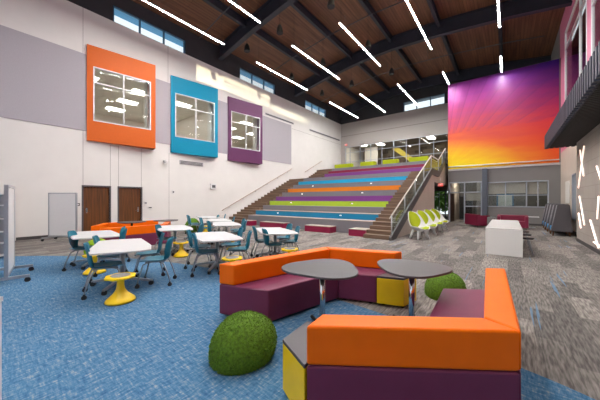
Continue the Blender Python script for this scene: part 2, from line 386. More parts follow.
# eave outside the high windows, its blue soffit shows through them
struct('roof_left', MB().box(XL-1.05, XL-0.3, YN, YB+1.5, 11.0, 11.2), blocks('ribbed_blue_soffit', (104, 186, 240), (116, 196, 246), (84, 158, 216), 0.09, 40, ('X', 'Y'), 0.012, 0.5), 'blue ribbed eave soffit outside the high windows', 'roof')
struct('roof_back', MB().box(XL-0.3, XR+0.3, YB+0.3, YB+1.0, 11.0, 11.2), MATS['blue_grey_mullion'])
# acoustic panel strip
pan = MB(); yend = 17.3
def strip(y0, y1): pan.box(XL, XL+0.03, y0, y1, 4.62, 8.02)
strip(-3, BAYS[0]+0.05)
for k in range(3): strip(BAYS[k]+2.66, BAYS[k+1]+0.05 if k < 2 else yend)
struct('wall_left', pan, acoustic, 'long pale grey acoustic panel band behind the window boxes', 'wall panel')
# thin control joints in the plaster
for k, (px, za, zb) in enumerate([(83, 8.05, 10.05), (168, 8.05, 10.05), (83, 2.2, 4.6), (110.3, 2.2, 4.15), (118.5, 2.2, 4.15), (141.3, 2.2, 4.15), (169, 0.1, 4.15)]):
    y = onX(px, XL)[0]; struct('trim_%d' % (k+1), MB().box(XL-0.002, XL+0.004, y-0.008, y+0.008, za, zb), mat('joint_shadow_gap', (150, 145, 142), 0.8))
# horizontal joint and reveals right of the panel
struct('trim_8', MB().box(XL-0.002, XL+0.004, 17.4, YB, 7.75, 7.77), MATS['joint_shadow_gap'])
struct('baseboard_left', MB().box(XL, XL+0.015, YN, d1[0], 0, 0.12).box(XL, XL+0.015, d1[1], d2[0], 0, 0.12).box(XL, XL+0.015, d2[1], 10.6, 0, 0.12), darkbase)

# coloured bay boxes, splayed outwards
BCOL = [('orange', (208, 100, 36)), ('teal', (0, 134, 168)), ('purple', (98, 54, 90))]
for k, by in enumerate(BAYS):
    nm, col = BCOL[k]; m = mat(nm+'_bay_paint', col, 0.45, var=0.02, spec=0.2)
    loc = (XL+0.1, by, 0)
    r = thing('window_box', nm+' projecting window box high on the off-white wall', 'window box', loc, -A9)
    Wd = 2.74; ws, we, wz0, wz1 = 0.22, 2.53, 5.1, 7.55; T = 0.12
    # local +y along the face, +x out of the wall
    f = MB(); wall_holes(f, 'X', -T, 0, 0, Wd, 4.2, 8.47, [(ws, we, wz0, wz1)])
    def wallx(y): return -(0.1+y*math.sin(A9))/math.cos(A9)-0.02
    for z0, z1 in ((4.2, 4.3), (8.37, 8.47)):
        f.prism([(-T, 0), (-T, Wd), (wallx(Wd), Wd), (wallx(0)-0.0, 0)], z0, z1)
    f.prism([(-T, 0), (-T, 0.1), (wallx(0.1), 0.1), (wallx(0), 0)], 4.2, 8.47) if wallx(0.1) < -T else None
    f.prism([(-T, Wd-0.12), (-T, Wd), (wallx(Wd), Wd), (wallx(Wd-0.12), Wd-0.12)], 4.2, 8.47)
    f.build('box_shell', m, r)
    fr = MB(); t = 0.045
    def fb(y0, y1, z0, z1): fr.box(-0.09, 0.012, y0, y1, z0, z1)
    for y in (ws+t/2, (ws+we)/2, we-t/2): fb(y-t/2, y+t/2, wz0, wz1)
    for z in (wz0+t/2, 6.84, wz1-t/2): fb(ws, we, z-t/2, z+t/2)
    fr.build('window_frame', whiteframe, r)
    MB().box(-0.05, -0.04, ws, we, wz0, wz1).build('pane', clear, r)
# the upstairs rooms behind the bays
up = mat('upstairs_wall_paint', (222, 214, 204), 0.8, var=0.02)
struct('wall_upstairs', MB().box(-23.3, -23.0, -1, 20, 4.0, 8.3).box(-23, XL-0.3, -1.3, -1, 4.0, 8.3).box(-23, XL-0.3, 20, 20.3, 4, 8.3), up)
struct('wall_upstairs', MB().box(-23, XL-1.2, 10.2, 10.35, 4.3, 7.9), up)
struct('floor_upstairs', MB().box(-23, XL-0.3, -1, 20, 4.0, 4.25), mat('pale_upstairs_floor', (190, 184, 176), 0.7))
struct('ceiling_upstairs', MB().box(-23, XL-0.3, -1, 20, 7.75, 7.95), blocks('white_ceiling_tile', (232, 228, 220), (228, 224, 216), (206, 202, 196), 1.2, 0.6, ('Y', 'X'), 0.012))
n = 0
for ty in (3.6, 6.2, 8.6, 11.3, 13.9, 16.6):
    for tx in (-16.6, -18.8, -21.0):
        n += 1
        bn = min(range(3), key=lambda i: abs((BAYS[i]+3.2)-ty))
        t_ = MB().box(-0.32, 0.32, -0.5, 0.5, -0.02, 0.0).build('ceiling_light', troffer); t_.location = (tx, ty, 7.745)
        tag(t_, 'bright square ceiling panel seen through the %s window box, %s from its glass, %s column' % (BCOL[bn][0], {-16.6: 'nearest', -18.8: 'second', -21.0: 'farthest'}[tx], 'nearer' if ty in (3.6, 8.6, 13.9) else 'farther'), 'ceiling light', 'ceiling panels in the upstairs rooms')
cab = thing('cabinet', 'white cabinet standing upstairs behind the teal window box', 'cabinet', (-19.5, 9.6, 4.25), 0)
MB().box(-0.9, 0.9, -0.3, 0.3, 0, 2.1).build('body', white, cab, bevel=0.01); MB().box(-0.88, -0.02, -0.33, -0.301, 0.05, 2.05).build('door', white, cab); MB().box(0.02, 0.88, -0.33, -0.301, 0.05, 2.05).build('door', white, cab)

# left wall doors
for k, (d, label, knob) in enumerate([(d1, 'brown wood door beside the wall whiteboard', 0), (d2, 'brown wood door, the one farther along the left wall', 1)]):
    fr = MB(); t = 0.06
    fr.box(XL-0.2, XL+0.02, d[0]-t, d[0], 0, 2.21); fr.box(XL-0.2, XL+0.02, d[1], d[1]+t, 0, 2.21); fr.box(XL-0.2, XL+0.02, d[0], d[1], 2.15, 2.21)
    o = struct('door_%d' % (k+1), fr, mat('charcoal_door_frame', (88, 86, 90), 0.5), label, 'door')
    MB().box(XL-0.12, XL-0.06, d[0]+0.005, d[1]-0.005, 0.01, 2.145).build('door_leaf', doorwood, o)
    yk = d[0]+0.12 if knob == 0 else d[1]-0.12; s = 1 if knob == 0 else -1
    MB().box(XL-0.06, XL-0.045, yk-0.03, yk+0.03, 0.95, 1.2).tube([(XL-0.05, yk, 1.02), (XL-0.0, yk, 1.02), (XL-0.0, yk+0.13*s, 1.02)], 0.012).build('door_handle', chrome, o)

# back wall, upper glazing, high window
BX0, BX1 = -14.2, -3.6
w = MB(); wall_holes(w, 'Y', YB, YB+0.3, XL, XR+0.3, 0, 10.05, [(BX0, BX1, 4.5, 7.4), (-5.35, -3.75, 0, 2.4)])
struct('wall_back', w, mat('grey_back_wall_paint', (170, 164, 160), 0.8, var=0.02), 'grey back wall above the bleachers', 'wall')
w = MB(); wall_holes(w, 'Y', YB+0.04, YB+0.3, XL, XR+0.3, 10.05, 12.8, [(-7.9, -4.33, 10.07, 10.98)])
struct('wall_back', w, charband, 'charcoal band at the top of the back wall', 'wall')
clerestory('window_4', 'Y', YB+0.16, -7.9, -4.33, 10.07, 10.98, 'bright three-pane high window beside the mural')
struct('trim_9', MB().box(XL, -3.0, YB-0.004, YB+0.01, 8.62, 8.66), mat('dark_reveal', (110, 106, 104), 0.8))
fr = MB(); t = 0.04
mull = [BX0+t/2]+[-13.6+1.195*i for i in range(9)]
for x in mull: fr.box(x-t/2, x+t/2, YB-0.02, YB+0.1, 4.5, 7.4)
for z in (4.54, 5.75, 6.75, 7.38): fr.box(BX0, BX1, YB-0.02, YB+0.1, z-t/2, z+t/2)
gw = struct('window_5', fr, alupaint, 'long aluminium framed glass wall at the top of the bleachers', 'glass wall')
MB().box(BX0, BX1, YB+0.03, YB+0.042, 4.5, 7.4).build('pane', tinted, gw)
# room behind the glass wall
br_ = blocks('brown_stone_wall', (150, 134, 112), (104, 90, 76), (128, 114, 96), 0.9, 0.35, ('X', 'Z'), 0.004)
struct('wall_loft', MB().box(XL-0.3, XR, YB+6.5, YB+6.7, 4.2, 8.2), br_)
struct('wall_loft', MB().box(XL-0.5, XL-0.3, YB+0.3, YB+6.5, 4.2, 8.2), up); struct('wall_loft', MB().box(XR, XR+0.2, YB+0.3, YB+6.5, 4.2, 8.2), br_)
struct('ceiling_loft', MB().box(XL-0.5, XR, YB+0.3, YB+6.7, 8.0, 8.2), mat('loft_ceiling_paint', (150, 140, 128), 0.8)); struct('floor_loft', MB().box(XL-0.5, XR, YB+0.3, YB+6.7, 4.2, 4.5), carp)
struct('wall_loft', MB().box(-13.9, -12.3, YB+4.5, YB+4.65, 4.5, 8.0), up, 'pale wall of the room behind the glass wall', 'wall')
for k, (x, y) in enumerate([(-13.3, YB+2.6), (-11.5, YB+3.4), (-8.6, YB+2.0), (-6.2, YB+3.6)]):
    o = MB().box(-0.3, 0.3, -0.6, 0.6, -0.03, 0).build('ceiling_light', lofttroffer); o.location = (x, y, 7.99)
    tag(o, ['bright ceiling panel behind the glass wall beside the exit sign', 'ceiling panel behind the glass wall, second from the exit sign', 'ceiling panel behind the glass wall over the yellow banner', 'ceiling panel behind the glass wall close to the stair railing'][k], 'ceiling light', 'ceiling panels behind the glass wall')
b_ = MB().extrude([(-10.2, YB+3.4, 7.3), (-9.4, YB+3.4, 7.3), (-6.9, YB+3.4, 5.2), (-7.6, YB+3.4, 5.2)], (0, 0.12, 0)).build('banner', mat('yellow_banner', (226, 200, 84), 0.6))  # diagonal yellow slab standing free behind the glass wall
tag(b_, 'slanting pale yellow wall banner behind the upper glass wall', 'banner')

# second floor slab and the wall under it
struct('floor_landing', MB().box(XL, -3.45, 21.2, YB, 4.2, 4.5), greywall)
# mural wall
ml, mr, mz0, mz1 = -3.33, 2.33, 3.73, 9.72
gwin = (onY(487, YM)[0], onY(549, YM)[0], 1.1, 2.72); gdoor = (onY(449, YM)[0], onY(482, YM)[0], 0, 2.8)
w = MB(); wall_holes(w, 'Y', YM, YM+0.25, ml, XR, 0, 9.74, [gwin, gdoor])
struct('wall_mural', w, greywall, 'grey wall carrying the sunrise mural with windows below', 'wall')
o = MB().box(ml, mr, YM-0.03, YM, mz0, mz1).build('mural', mural_mat(ml, mr, mz0, mz1)); tag(o, 'huge sunrise mural fading from purple to orange and yellow', 'mural')
r = thing('light_rail', 'thin white rail running along the bottom of the mural', 'rail')
MB().tube([(ml, YM-0.16, 3.88), (mr, YM-0.16, 3.88)], 0.035).build('rail', whiteframe, r)
for x in (-2.4, -1.2, 0, 1.2): MB().box(x-0.05, x+0.05, YM-0.16, YM-0.03, 3.85, 3.91).build('bracket', whiteframe, r)
struct('trim_10', MB().box(ml, XR, YM-0.06, YM, 3.6, 3.72), mat('white_ledge', (190, 186, 184), 0.6))
xc = onY(485, YM)[0]
struct('column', MB().box(xc-0.14, xc+0.14, YM-0.3, YM, 0, 3.6), mat('slate_column_paint', (84, 90, 102), 0.6), 'slate grey column under the mural between door and windows', 'column', bevel=0.01)
struct('baseboard_back', MB().box(gdoor[1]+0.05, XR, YM-0.015, YM, 0, 0.12), darkbase)
# windows below the mural
fr = MB(); t = 0.06; a, b, z0, z1 = gwin
xs = [a+t/2, onY(505.5, YM)[0], onY(526.5, YM)[0], onY(538, YM)[0], b-t/2]
for i, x in enumerate(xs): fr.box(x-t/2 if i != 3 else x-0.02, x+t/2 if i != 3 else x+0.02, YM-0.03, YM+0.12, z0, z1)
for z in (z0+t/2, z1-t/2): fr.box(a, b, YM-0.03, YM+0.12, z-t/2, z+t/2)
fr.box(a, b, YM, YM+0.1, 1.83, 1.87)
o = struct('window_6', fr, alupaint, 'wide aluminium window under the mural with half lowered blinds', 'window')
MB().box(a, b, YM+0.04, YM+0.05, z0, z1).build('pane', tinted, o)
shade = mat('beige_roller_shade', (180, 172, 160), 0.9)
for i in (0, 1, 2): MB().box(xs[i]+0.04, (xs[i+1] if i < 2 else xs[4])-0.04, YM+0.14, YM+0.15, [1.95, 1.98, 1.92][i], 2.66).build('roller_shade', shade, o)
# glazed entrance unit
fr = MB(); a, b = gdoor[0], gdoor[1]; xm1, xm2 = onY(454.5, YM)[0], onY(464.5, YM)[0]; t = 0.07
for x in (a+t/2, xm2, b-t/2): fr.box(x-t/2, x+t/2, YM-0.03, YM+0.12, 0, 2.8)
for z, xa in ((2.77, a), (2.08, a), (1.12, xm2), (0.05, xm2)): fr.box(xa, b, YM-0.03, YM+0.12, z-t/2, z+t/2)
o = struct('door_3', fr, alupaint, 'glazed aluminium entrance with an open wooden door beside the column', 'door')
MB().box(xm2, b, YM+0.04, YM+0.05, 0.05, 2.77).box(a, xm2, YM+0.04, YM+0.05, 2.1, 2.77).build('pane', tinted, o)
MB().box(xm2+0.05, b-0.05, YM+0.14, YM+0.15, 1.5, 2.05).build('roller_shade', shade, o)
MB().obox((a+0.12, YM+0.55, 1.02), (0.05, 0.95, 2.03), -0.1).build('door_leaf', wood('dark_walnut_door', (58, 36, 26), (84, 54, 38), 'Z'), o)
# rooms behind the mural wall
rb = mat('back_room_paint', (104, 102, 98), 0.8, var=0.04)
struct('wall_office', MB().box(-3.3, XR, YB-0.2, YB-0.02, 0, 3.4).box(-1.75, -1.65, YM+0.25, YB, 0, 3.4).box(XR, XR+0.2, YM+0.25, YB, 0, 3.4), rb)
struct('wall_office', MB().box(-3.33, -3.2, YM+0.25, YB, 0, 3.4), taupewall)
struct('ceiling_office', MB().box(-3.33, XR, YM+0.25, YB, 3.3, 3.4), mat('office_ceiling', (214, 208, 198), 0.8))
for k, (x, y) in enumerate([(-0.9, 22.8), (0.9, 23.2), (-2.6, 23.6)]):
    o = MB().box(-0.3, 0.3, -0.3, 0.3, -0.03, 0).build('ceiling_light', lampmat('office_panel', (255, 246, 230), 40.0)); o.location = (x, y, 3.29)
    tag(o, ['ceiling panel in the office behind the wide window, near the column', 'ceiling panel in the office behind the wide window, near its far end', 'ceiling panel behind the glazed entrance door'][k], 'ceiling light', 'ceiling panels in the offices')
o = thing('cabinet', 'blue door frame cabinet seen inside the office window', 'cabinet', (-0.15, 24.6, 0)); bl = mat('dull_blue_paint', (60, 96, 128), 0.6)
MB().box(-0.5, 0.5, -0.2, 0.2, 0, 2.0).build('body', bl, o); MB().box(-0.4, 0.4, -0.23, -0.2, 0.2, 1.9).build('door', mat('pale_door', (150, 160, 160), 0.5), o)
o = thing('cabinet', 'dark shelf cabinet just inside the open entrance door', 'cabinet', (-2.55, 24.2, 0))
MB().box(-0.45, 0.45, -0.2, 0.2, 0, 1.9).build('body', darkgrey, o); MB().box(-0.4, 0.4, -0.22, -0.2, 0.1, 1.8).build('door', black, o)
o = thing('desk', 'pale office desk behind the wide window', 'desk', (1.2, 22.9, 0)); MB().box(-0.7, 0.7, -0.35, 0.35, 0.71, 0.75).build('desktop', paletread, o)
for sx in (-0.65, 0.65):
    for sy in (-0.3, 0.3): MB().box(sx-0.025, sx+0.025, sy-0.025, sy+0.025, 0, 0.71).build('leg', alu, o)

# right wall: far taupe part with window, near block wall with light strips, pink upper wall over the balcony
w = MB(); wy0, wy1 = onX(576.3, XR)[0], onX(573, XR)[0]
wall_holes(w, 'X', XR, XR+0.25, 14.3, YM, 0, 4.25, [(wy0, wy1, 0.62, 2.75)])
struct('wall_right', w, taupewall, 'pale taupe wall behind the grey booths', 'wall')
fr = MB(); t = 0.05
for y in (wy0+t/2, wy1-t/2): fr.box(XR-0.04, XR+0.1, y-t/2, y+t/2, 0.62, 2.75)
for z in (0.645, 2.725): fr.box(XR-0.04, XR+0.1, wy0, wy1, z-t/2, z+t/2)
o = struct('window_7', fr, alupaint, 'narrow dark window in the taupe wall beside the light strips', 'window'); MB().box(XR+0.05, XR+0.06, wy0, wy1, 0.62, 2.75).build('pane', tinted, o)
struct('wall_right', MB().box(XR+0.9, XR+1.0, 13, 19, 0, 4), mat('dusk_blue_wall', (96, 112, 140), 0.8))
XN = 2.05
struct('wall_right', MB().box(XN, XR+0.3, YN, 14.3, 0, 4.25), blocks('grey_block_wall', (166, 156, 148), (160, 150, 143), (148, 139, 132), 0.8, 0.4, ('Y', 'Z'), 0.01), 'grey block wall with crossing light strips', 'wall')
struct('baseboard_right', MB().box(XN-0.015, XN, YN, 14.3, 0, 0.12).box(XN, XR, 14.3, 14.315, 0, 0.12).box(XR-0.015, XR, 14.3, YM, 0, 0.12), darkbase)
SUNW = [(8.5, 14.7, 10.05, 11.0), (4.4, 6.0, 8.95, 9.32), (7.5, 8.3, 8.9, 9.3)]  # unseen openings, placed and sized to throw the sun patches
w = MB(); wall_holes(w, 'X', XR, XR+0.25, YN, YM+0.25, 4.25, 11.9, SUNW+[(14.8, 19.75, 4.6, 10.5), (9.2, 14.1, 4.6, 9.6)])
struct('wall_right', MB().box(XR, XR+0.25, YM+0.25, YB+0.3, 0, 12.6), greywall)
struct('window_10', MB().box(XR+0.1, XR+0.11, 4.4, 6.0, 8.95, 9.32).box(XR+0.1, XR+0.11, 7.5, 8.3, 8.9, 9.3), sunglass)  # panes of the added slits, tinted to weaken their sun patches
lil = mat('pink_wall_paint', (206, 120, 150), 0.6, var=0.05, scale=0.4)
struct('wall_right', w, lil, 'pink upper wall over the balcony', 'wall')
for k, (a, b, z0, z1, mm, tr, lab) in enumerate([(14.8, 19.75, 4.6, 10.5, 16.1, 9.55, 'tall white framed window in the pink wall above the balcony tip'), (9.2, 14.1, 4.6, 9.6, 11.6, 8.6, 'white framed window in the pink wall at the edge of the photo')]):
    fr = MB(); t = 0.09
    for y in (a+t/2, mm, b-t/2): fr.box(XR-0.015, XR+0.06, y-t/2, y+t/2, z0, z1)
    for z in (z0+t/2, tr, z1-t/2): fr.box(XR-0.015, XR+0.06, a, b, z-t/2, z+t/2)
    o = struct('window_%d' % (8+k), fr, whiteframe, lab, 'window'); MB().box(XR+0.02, XR+0.03, a, b, z0, z1).build('pane', tinted, o)
struct('wall_right', MB().box(XR+3.0, XR+3.2, 5, YM, 4.25, 9.9), mat('plum_room_wall', (176, 84, 130), 0.8)); struct('wall_right', MB().box(XR+0.25, XR+3.0, YM, YM+0.2, 4.25, 9.9).box(XR+0.25, XR+3.0, 4.8, 5.0, 4.25, 9.9), MATS['plum_room_wall'])
struct('ceiling_loft', MB().box(XR+0.25, XR+3.2, 5, YM, 9.75, 9.9), mat('maroon_room_ceiling', (104, 40, 56), 0.8))
for k, yy in enumerate((12.0, 17.6)):  # unseen panels added to brighten the room behind the pink wall
    o = MB().box(-0.3, 0.3, -0.6, 0.6, -0.03, 0).build('ceiling_light', lampmat('plum_room_panel', (255, 240, 240), 16.0)); o.location = (XR+1.6, yy, 9.74); tag(o, ['ceiling panel in the pink walled room, behind the window at the photo edge', 'ceiling panel in the pink walled room, behind the window above the balcony tip'][k], 'ceiling light', 'ceiling panels in the pink room')
struct('floor_loft', MB().box(XR+0.25, XR+3.2, 5, YM, 4.0, 4.25), carp)
# balcony
BX = 1.29
r = thing('balcony', 'dark ribbed balcony edge jutting over the light strip wall', 'balcony')
MB().box(BX+0.05, XN-0.001, -2, 15.05, 3.78, 4.2).box(XN-0.001, XR-0.001, 14.302, 15.05, 3.78, 4.2).build('slab', mat('balcony_slab_paint', (66, 64, 72), 0.7), r)
sl = MB(); y = -2.0
while y < 15.1:
    sl.box(BX-0.07, BX+0.05, y, y+0.11, 3.7, 4.25); y += 0.21
x = BX+0.1
while x < XR-0.05: sl.box(x, x+0.1, 15.05, 15.12, 3.7, 4.25); x += 0.155
sl.box(BX+0.02, BX+0.05, -2, 15.06, 3.7, 4.2)
sl.build('ribbed_fascia', mat('slate_fascia_metal', (50, 54, 70), 0.55), r)
sf = MB(); y = -2.0
while y < 15.0:
    sf.box(BX+0.05, XN if y < 14.2 else XR, y, y+0.11, 3.72, 3.78); y += 0.15
sf.build('slatted_soffit', mat('dark_soffit_slat', (38, 34, 36), 0.7), r)
# rear wall behind the camera: unseen tall openings, sized for the fill daylight they let in
w = MB(); wall_holes(w, 'Y', YN-0.3, YN, XL-0.3, XR+0.3, 0, 12.7, [(XL+0.8+k*3.3, XL+3.7+k*3.3, 0.6, 6.0) for k in range(5)])
struct('wall_front', w, wallpaint)

# ------------------------------------------------------------------ bleachers and stairs
S, RUN, Y1 = 0.15, 0.32, 10.07
def yk(k): return Y1+RUN*(k-1) if k <= 22 else 18.95+RUN*(k-23)
X0, X1, X2, X3 = -14.5, -12.95, -4.66, -3.5
tcol = {'gray': mat('grey_tier_face', (124, 122, 128), 0.5, var=0.03), 'teal': mat('teal_tier_face', (0, 126, 172), 0.45, var=0.03), 'lime': mat('lime_tier_face', (178, 208, 52), 0.5, var=0.03),
        'purple': mat('purple_tier_face', (128, 58, 138), 0.45, var=0.03), 'orange': mat('orange_tier_face', (226, 126, 0), 0.45, var=0.03), 'cyan': mat('cyan_tier_face', (0, 158, 204), 0.45, var=0.03), 'maroon': mat('maroon_tier_face', (140, 12, 62), 0.45, var=0.03)}  # upper teal tier gets a lighter copy for the stronger light there
bl = thing('bleacher', 'wide seating steps in grey, teal, lime, purple, orange and maroon climbing to the glass wall', 'bleachers', (0, 11.0, 0))
tiers = [(4, 'gray'), (6, 'teal'), (8, 'gray'), (10, 'lime'), (12, 'purple'), (14, 'gray'), (16, 'orange'), (18, 'gray'), (20, 'cyan'), (22, 'gray'), (26, 'purple'), (28, 'maroon'), (30, 'gray')]
pz = 0
for k, c in tiers:
    y = yk(k)-11.0; z = k*S; dep = 0.70 if k not in (22, 30) else (19.93-11-y if k == 22 else 0.3)
    o = MB().box(X1, X2, y, y+dep, (0 if k == 4 else pz-0.05), z-0.02).build('tier', tcol[c], bl)
    o['label'] = c+' seating tier'
    MB().box(X1, X2, y-0.015, y+dep, z-0.02, z).build('tread', paletread if k < 8 else tcol['gray'], o)
    pz = z
# left stair
ls = thing('staircase', 'walnut finished staircase along the left wall', 'staircase', (0, 10, 0))
rs = thing('staircase', 'walnut finished staircase with glass railing beside the lime egg chairs', 'staircase', (0, 10, 0))
stepm = stairwood
for k in list(range(1, 31)):
    y = yk(k)-10; y2 = y+RUN+0.03 if k not in (22,) else 18.97-10
    low = max(0, (k-1)*S-0.35)
    MB().box(X0, X1-0.003, y, y2, low, k*S).build('step', stepm, ls)
    MB().box(X2+0.003, X3-0.06, y, y2, max(0, (k-1)*S-0.1), k*S).build('step', stepm, rs)
struct('trim_11', MB().box(XL, X0, 10.0, 26, 0, 0.6), wallpaint)
# profile wall between the left stair and the room wall
pts = [(10.05, 0)]
for k in range(1, 31):
    pts += [(yk(k)-0.01, (k-1)*S+0.05), (yk(k)-0.01, k*S+0.02)]
pts += [(YB, 4.52), (YB, 0)]
def stair_rail(name, label, x, ya, za, yb, zb):
    r = thing(name, label, 'handrail')
    MB().tube([(x, ya, za), (x, yb, zb)], 0.028).build('rail', mat('satin_bronze_rail', (186, 164, 148), 0.5), r)
    nb = 6 if yb-ya > 4 else 3
    for i in range(nb):
        f = (i+0.5)/nb; y, z = ya+(yb-ya)*f, za+(zb-za)*f
        MB().tube([(x, y, z-0.02), (x, y, z-0.08), (XL, y, z-0.1)], 0.012).build('bracket', alu, r)
def railpt(px, py): y, t = onX(px, XL+0.12); return y, zat(py, t)
ya, za = railpt(222, 210.5); yb, zb = railpt(292, 168.7); stair_rail('handrail', 'long bronze wall handrail along the lower left stair', XL+0.12, ya, za, yb, zb)
ya, za = railpt(305, 172); yb, zb = railpt(322, 161); stair_rail('handrail', 'short bronze wall handrail along the upper left stair', XL+0.12, ya, za, yb, zb)
# right stair: stringer, guard
sm = mat('graphite_stringer', (84, 82, 84), 0.5)
slope = S/RUN
st = MB()
def prof(pts, x0, x1): st.extrude([(x0, y-10, z) for y, z in pts], (x1-x0, 0, 0))
prof([(9.95, 0.0), (9.95, 0.12), (16.85, 3.42), (18.85, 3.42), (21.3, 4.6), (21.3, 4.2), (18.95, 3.06), (16.95, 3.06), (10.55, 0.0)], X3-0.06, X3+0.02)
st.build('stringer', sm, rs)
hr = MB(); hx = X3-0.02
top = [(10.15, 0.95), (16.85, 4.15), (18.9, 4.15), (21.25, 5.25)]
hr.tube([(hx, y-10, z) for y, z in top], 0.03)
hr.tube([(hx-0.08, y-10, z-0.12) for y, z in top], 0.022)
hr.build('handrail', mat('satin_steel_rail', (206, 198, 188), 0.45), rs)
posts = [10.15, 11.8, 13.45, 15.1, 16.85, 18.9, 20.1, 21.25]
def interp(tab, y):
    for (a, za), (b, zb) in zip(tab, tab[1:]):
        if a <= y <= b+1e-6: return za+(zb-za)*(y-a)/(b-a)
bot = [(10.15, 0.1), (16.85, 3.36), (18.9, 3.36), (21.25, 4.5)]
for y in posts:
    MB().tube([(hx, y-10, interp(bot, y)-0.05), (hx, y-10, interp(top, y))], 0.026).build('post', alu, rs)
for a, b in zip(posts, posts[1:]):
    MB().extrude([(hx-0.006, a+0.06-10, interp(bot, a+0.06)+0.08), (hx-0.006, b-0.06-10, interp(bot, b-0.06)+0.08), (hx-0.006, b-0.06-10, interp(top, b-0.06)-0.1), (hx-0.006, a+0.06-10, interp(top, a+0.06)-0.1)], (0.012, 0, 0)).build('glass_panel', greenglass, rs)
# inner guard of the right stair and the guard at its lower end
# taupe wall under the stair, passage beyond
w = MB(); w.extrude([(X3-0.14, 10.75, 0), (X3-0.14, 17.8, 0), (X3-0.14, 17.8, 3.06), (X3-0.14, 16.98, 3.06), (X3-0.14, 10.75, 0.1)], (0.1, 0, 0))
struct('wall_stair', w, taupewall, 'taupe wall under the right stair behind the egg chairs', 'wall')
struct('wall_stair', MB().extrude([(X3-0.14, 17.81, 2.66), (X3-0.14, 25.95, 2.66), (X3-0.14, 25.95, 4.15), (X3-0.14, 21.19, 4.15), (X3-0.14, 18.95, 3.04), (X3-0.14, 17.81, 3.04)], (0.1, 0, 0)), taupewall)
struct('wall_stair', MB().box(X3-1.2, X3-0.14, 17.7, 17.8, 0, 3.1), taupewall); struct('wall_passage', MB().box(-5.75, -5.6, 17.7, 21.2, 0, 2.9).box(-5.75, -5.6, 21.2, YB, 0, 4.19), taupewall)
struct('ceiling_passage', MB().box(-5.6, -3.66, 17.82, YB-0.05, 2.82, 2.9), mat('passage_ceiling', (206, 200, 192), 0.8))
fr = MB(); t = 0.07
for x in (-5.35+t/2, -4.8, -4.3, -3.75-t/2): fr.box(x-t/2, x+t/2, YB-0.03, YB+0.1, 0, 2.4)
for z in (0.06, 2.06, 2.36): fr.box(-5.35, -3.75, YB-0.03, YB+0.1, z-t/2, z+t/2)
o = struct('door_4', fr, darkgrey, 'glass exit door at the end of the passage under the stair', 'door'); MB().box(-5.35, -3.75, YB+0.03, YB+0.04, 0, 2.4).build('pane', clear, o)
for k in range(3):
    s = MB(); rr = random.Random(k)
    for i in range(900):
        a, b2, q = rr.uniform(0, 2*PI), rr.uniform(-0.9, 1), rr.uniform(0.5, 1)
        c = Vector((math.cos(a)*math.sqrt(1-b2*b2)*0.7*q, math.sin(a)*math.sqrt(1-b2*b2)*0.7*q, 0.9+b2*0.85*q)); d = Vector((rr.uniform(-1, 1), rr.uniform(-1, 1), rr.uniform(-1, 1))).normalized()*0.1; e = d.cross(Vector((0.3, 0.5, 0.8)))
        s.face([c-d, c+e, c+d, c-e])
    r = thing('shrub', ['leafy green shrub outside the passage door, its hinge side', 'leafy green shrub outside the passage door, the middle one', 'leafy green shrub outside the passage door, its far side'][k], 'shrub', (-8.2+k*2.6, YB+4.0+0.4*k, 0), 0, 'shrubs outside'); r.scale = (1.75, 1.75, 1.75)
    s.build('foliage', mat('shrub_leaf', (92, 138, 62), 0.7, var=0.3, scale=5), r); MB().tube([(0, 0, -0.05), (0.03, 0, 0.8)], 0.03).build('stem', doorwood, r)
def exit_sign(name, label, loc, rz):
    r = thing('exit_sign', label, 'exit sign', loc, rz)
    MB().box(-0.15, 0.15, -0.02, 0.02, -0.09, 0.09).build('housing', exitred, r, bevel=0.004)
    MB().box(-0.02, 0.02, -0.015, 0.015, 0.1, 0.45 if 'passage' in label else 0.12).build('bracket', white, r)
    cu = bpy.data.curves.new('lettering', 'FONT'); cu.body = 'EXIT'; cu.size = 0.15; cu.align_x = 'CENTER'; cu.align_y = 'CENTER'; cu.extrude = 0.002
    tmp = bpy.data.objects.new('lettering_curve', cu); lm = bpy.data.meshes.new_from_object(tmp); bpy.data.objects.remove(tmp); lm.materials.clear()
    t_ = bpy.data.objects.new('lettering', lm); C.objects.link(t_); t_.parent = r; t_.location = (0, -0.024, 0); t_.rotation_euler = (PI/2, 0, 0); lm.materials.append(lampmat('exit_letter', (255, 225, 215), 1.0))
xx, tt = onY(440.5, 19.0); exit_sign('exit_sign', 'red exit sign hanging in the passage under the stair', (xx, 19.0, 2.53), 0)
xx, tt = onY(345.8, YB-0.1); exit_sign('exit_sign', 'red exit sign above the glass wall beside the left corner', (xx, YB-0.06, zat(144.8, tt)), 0)
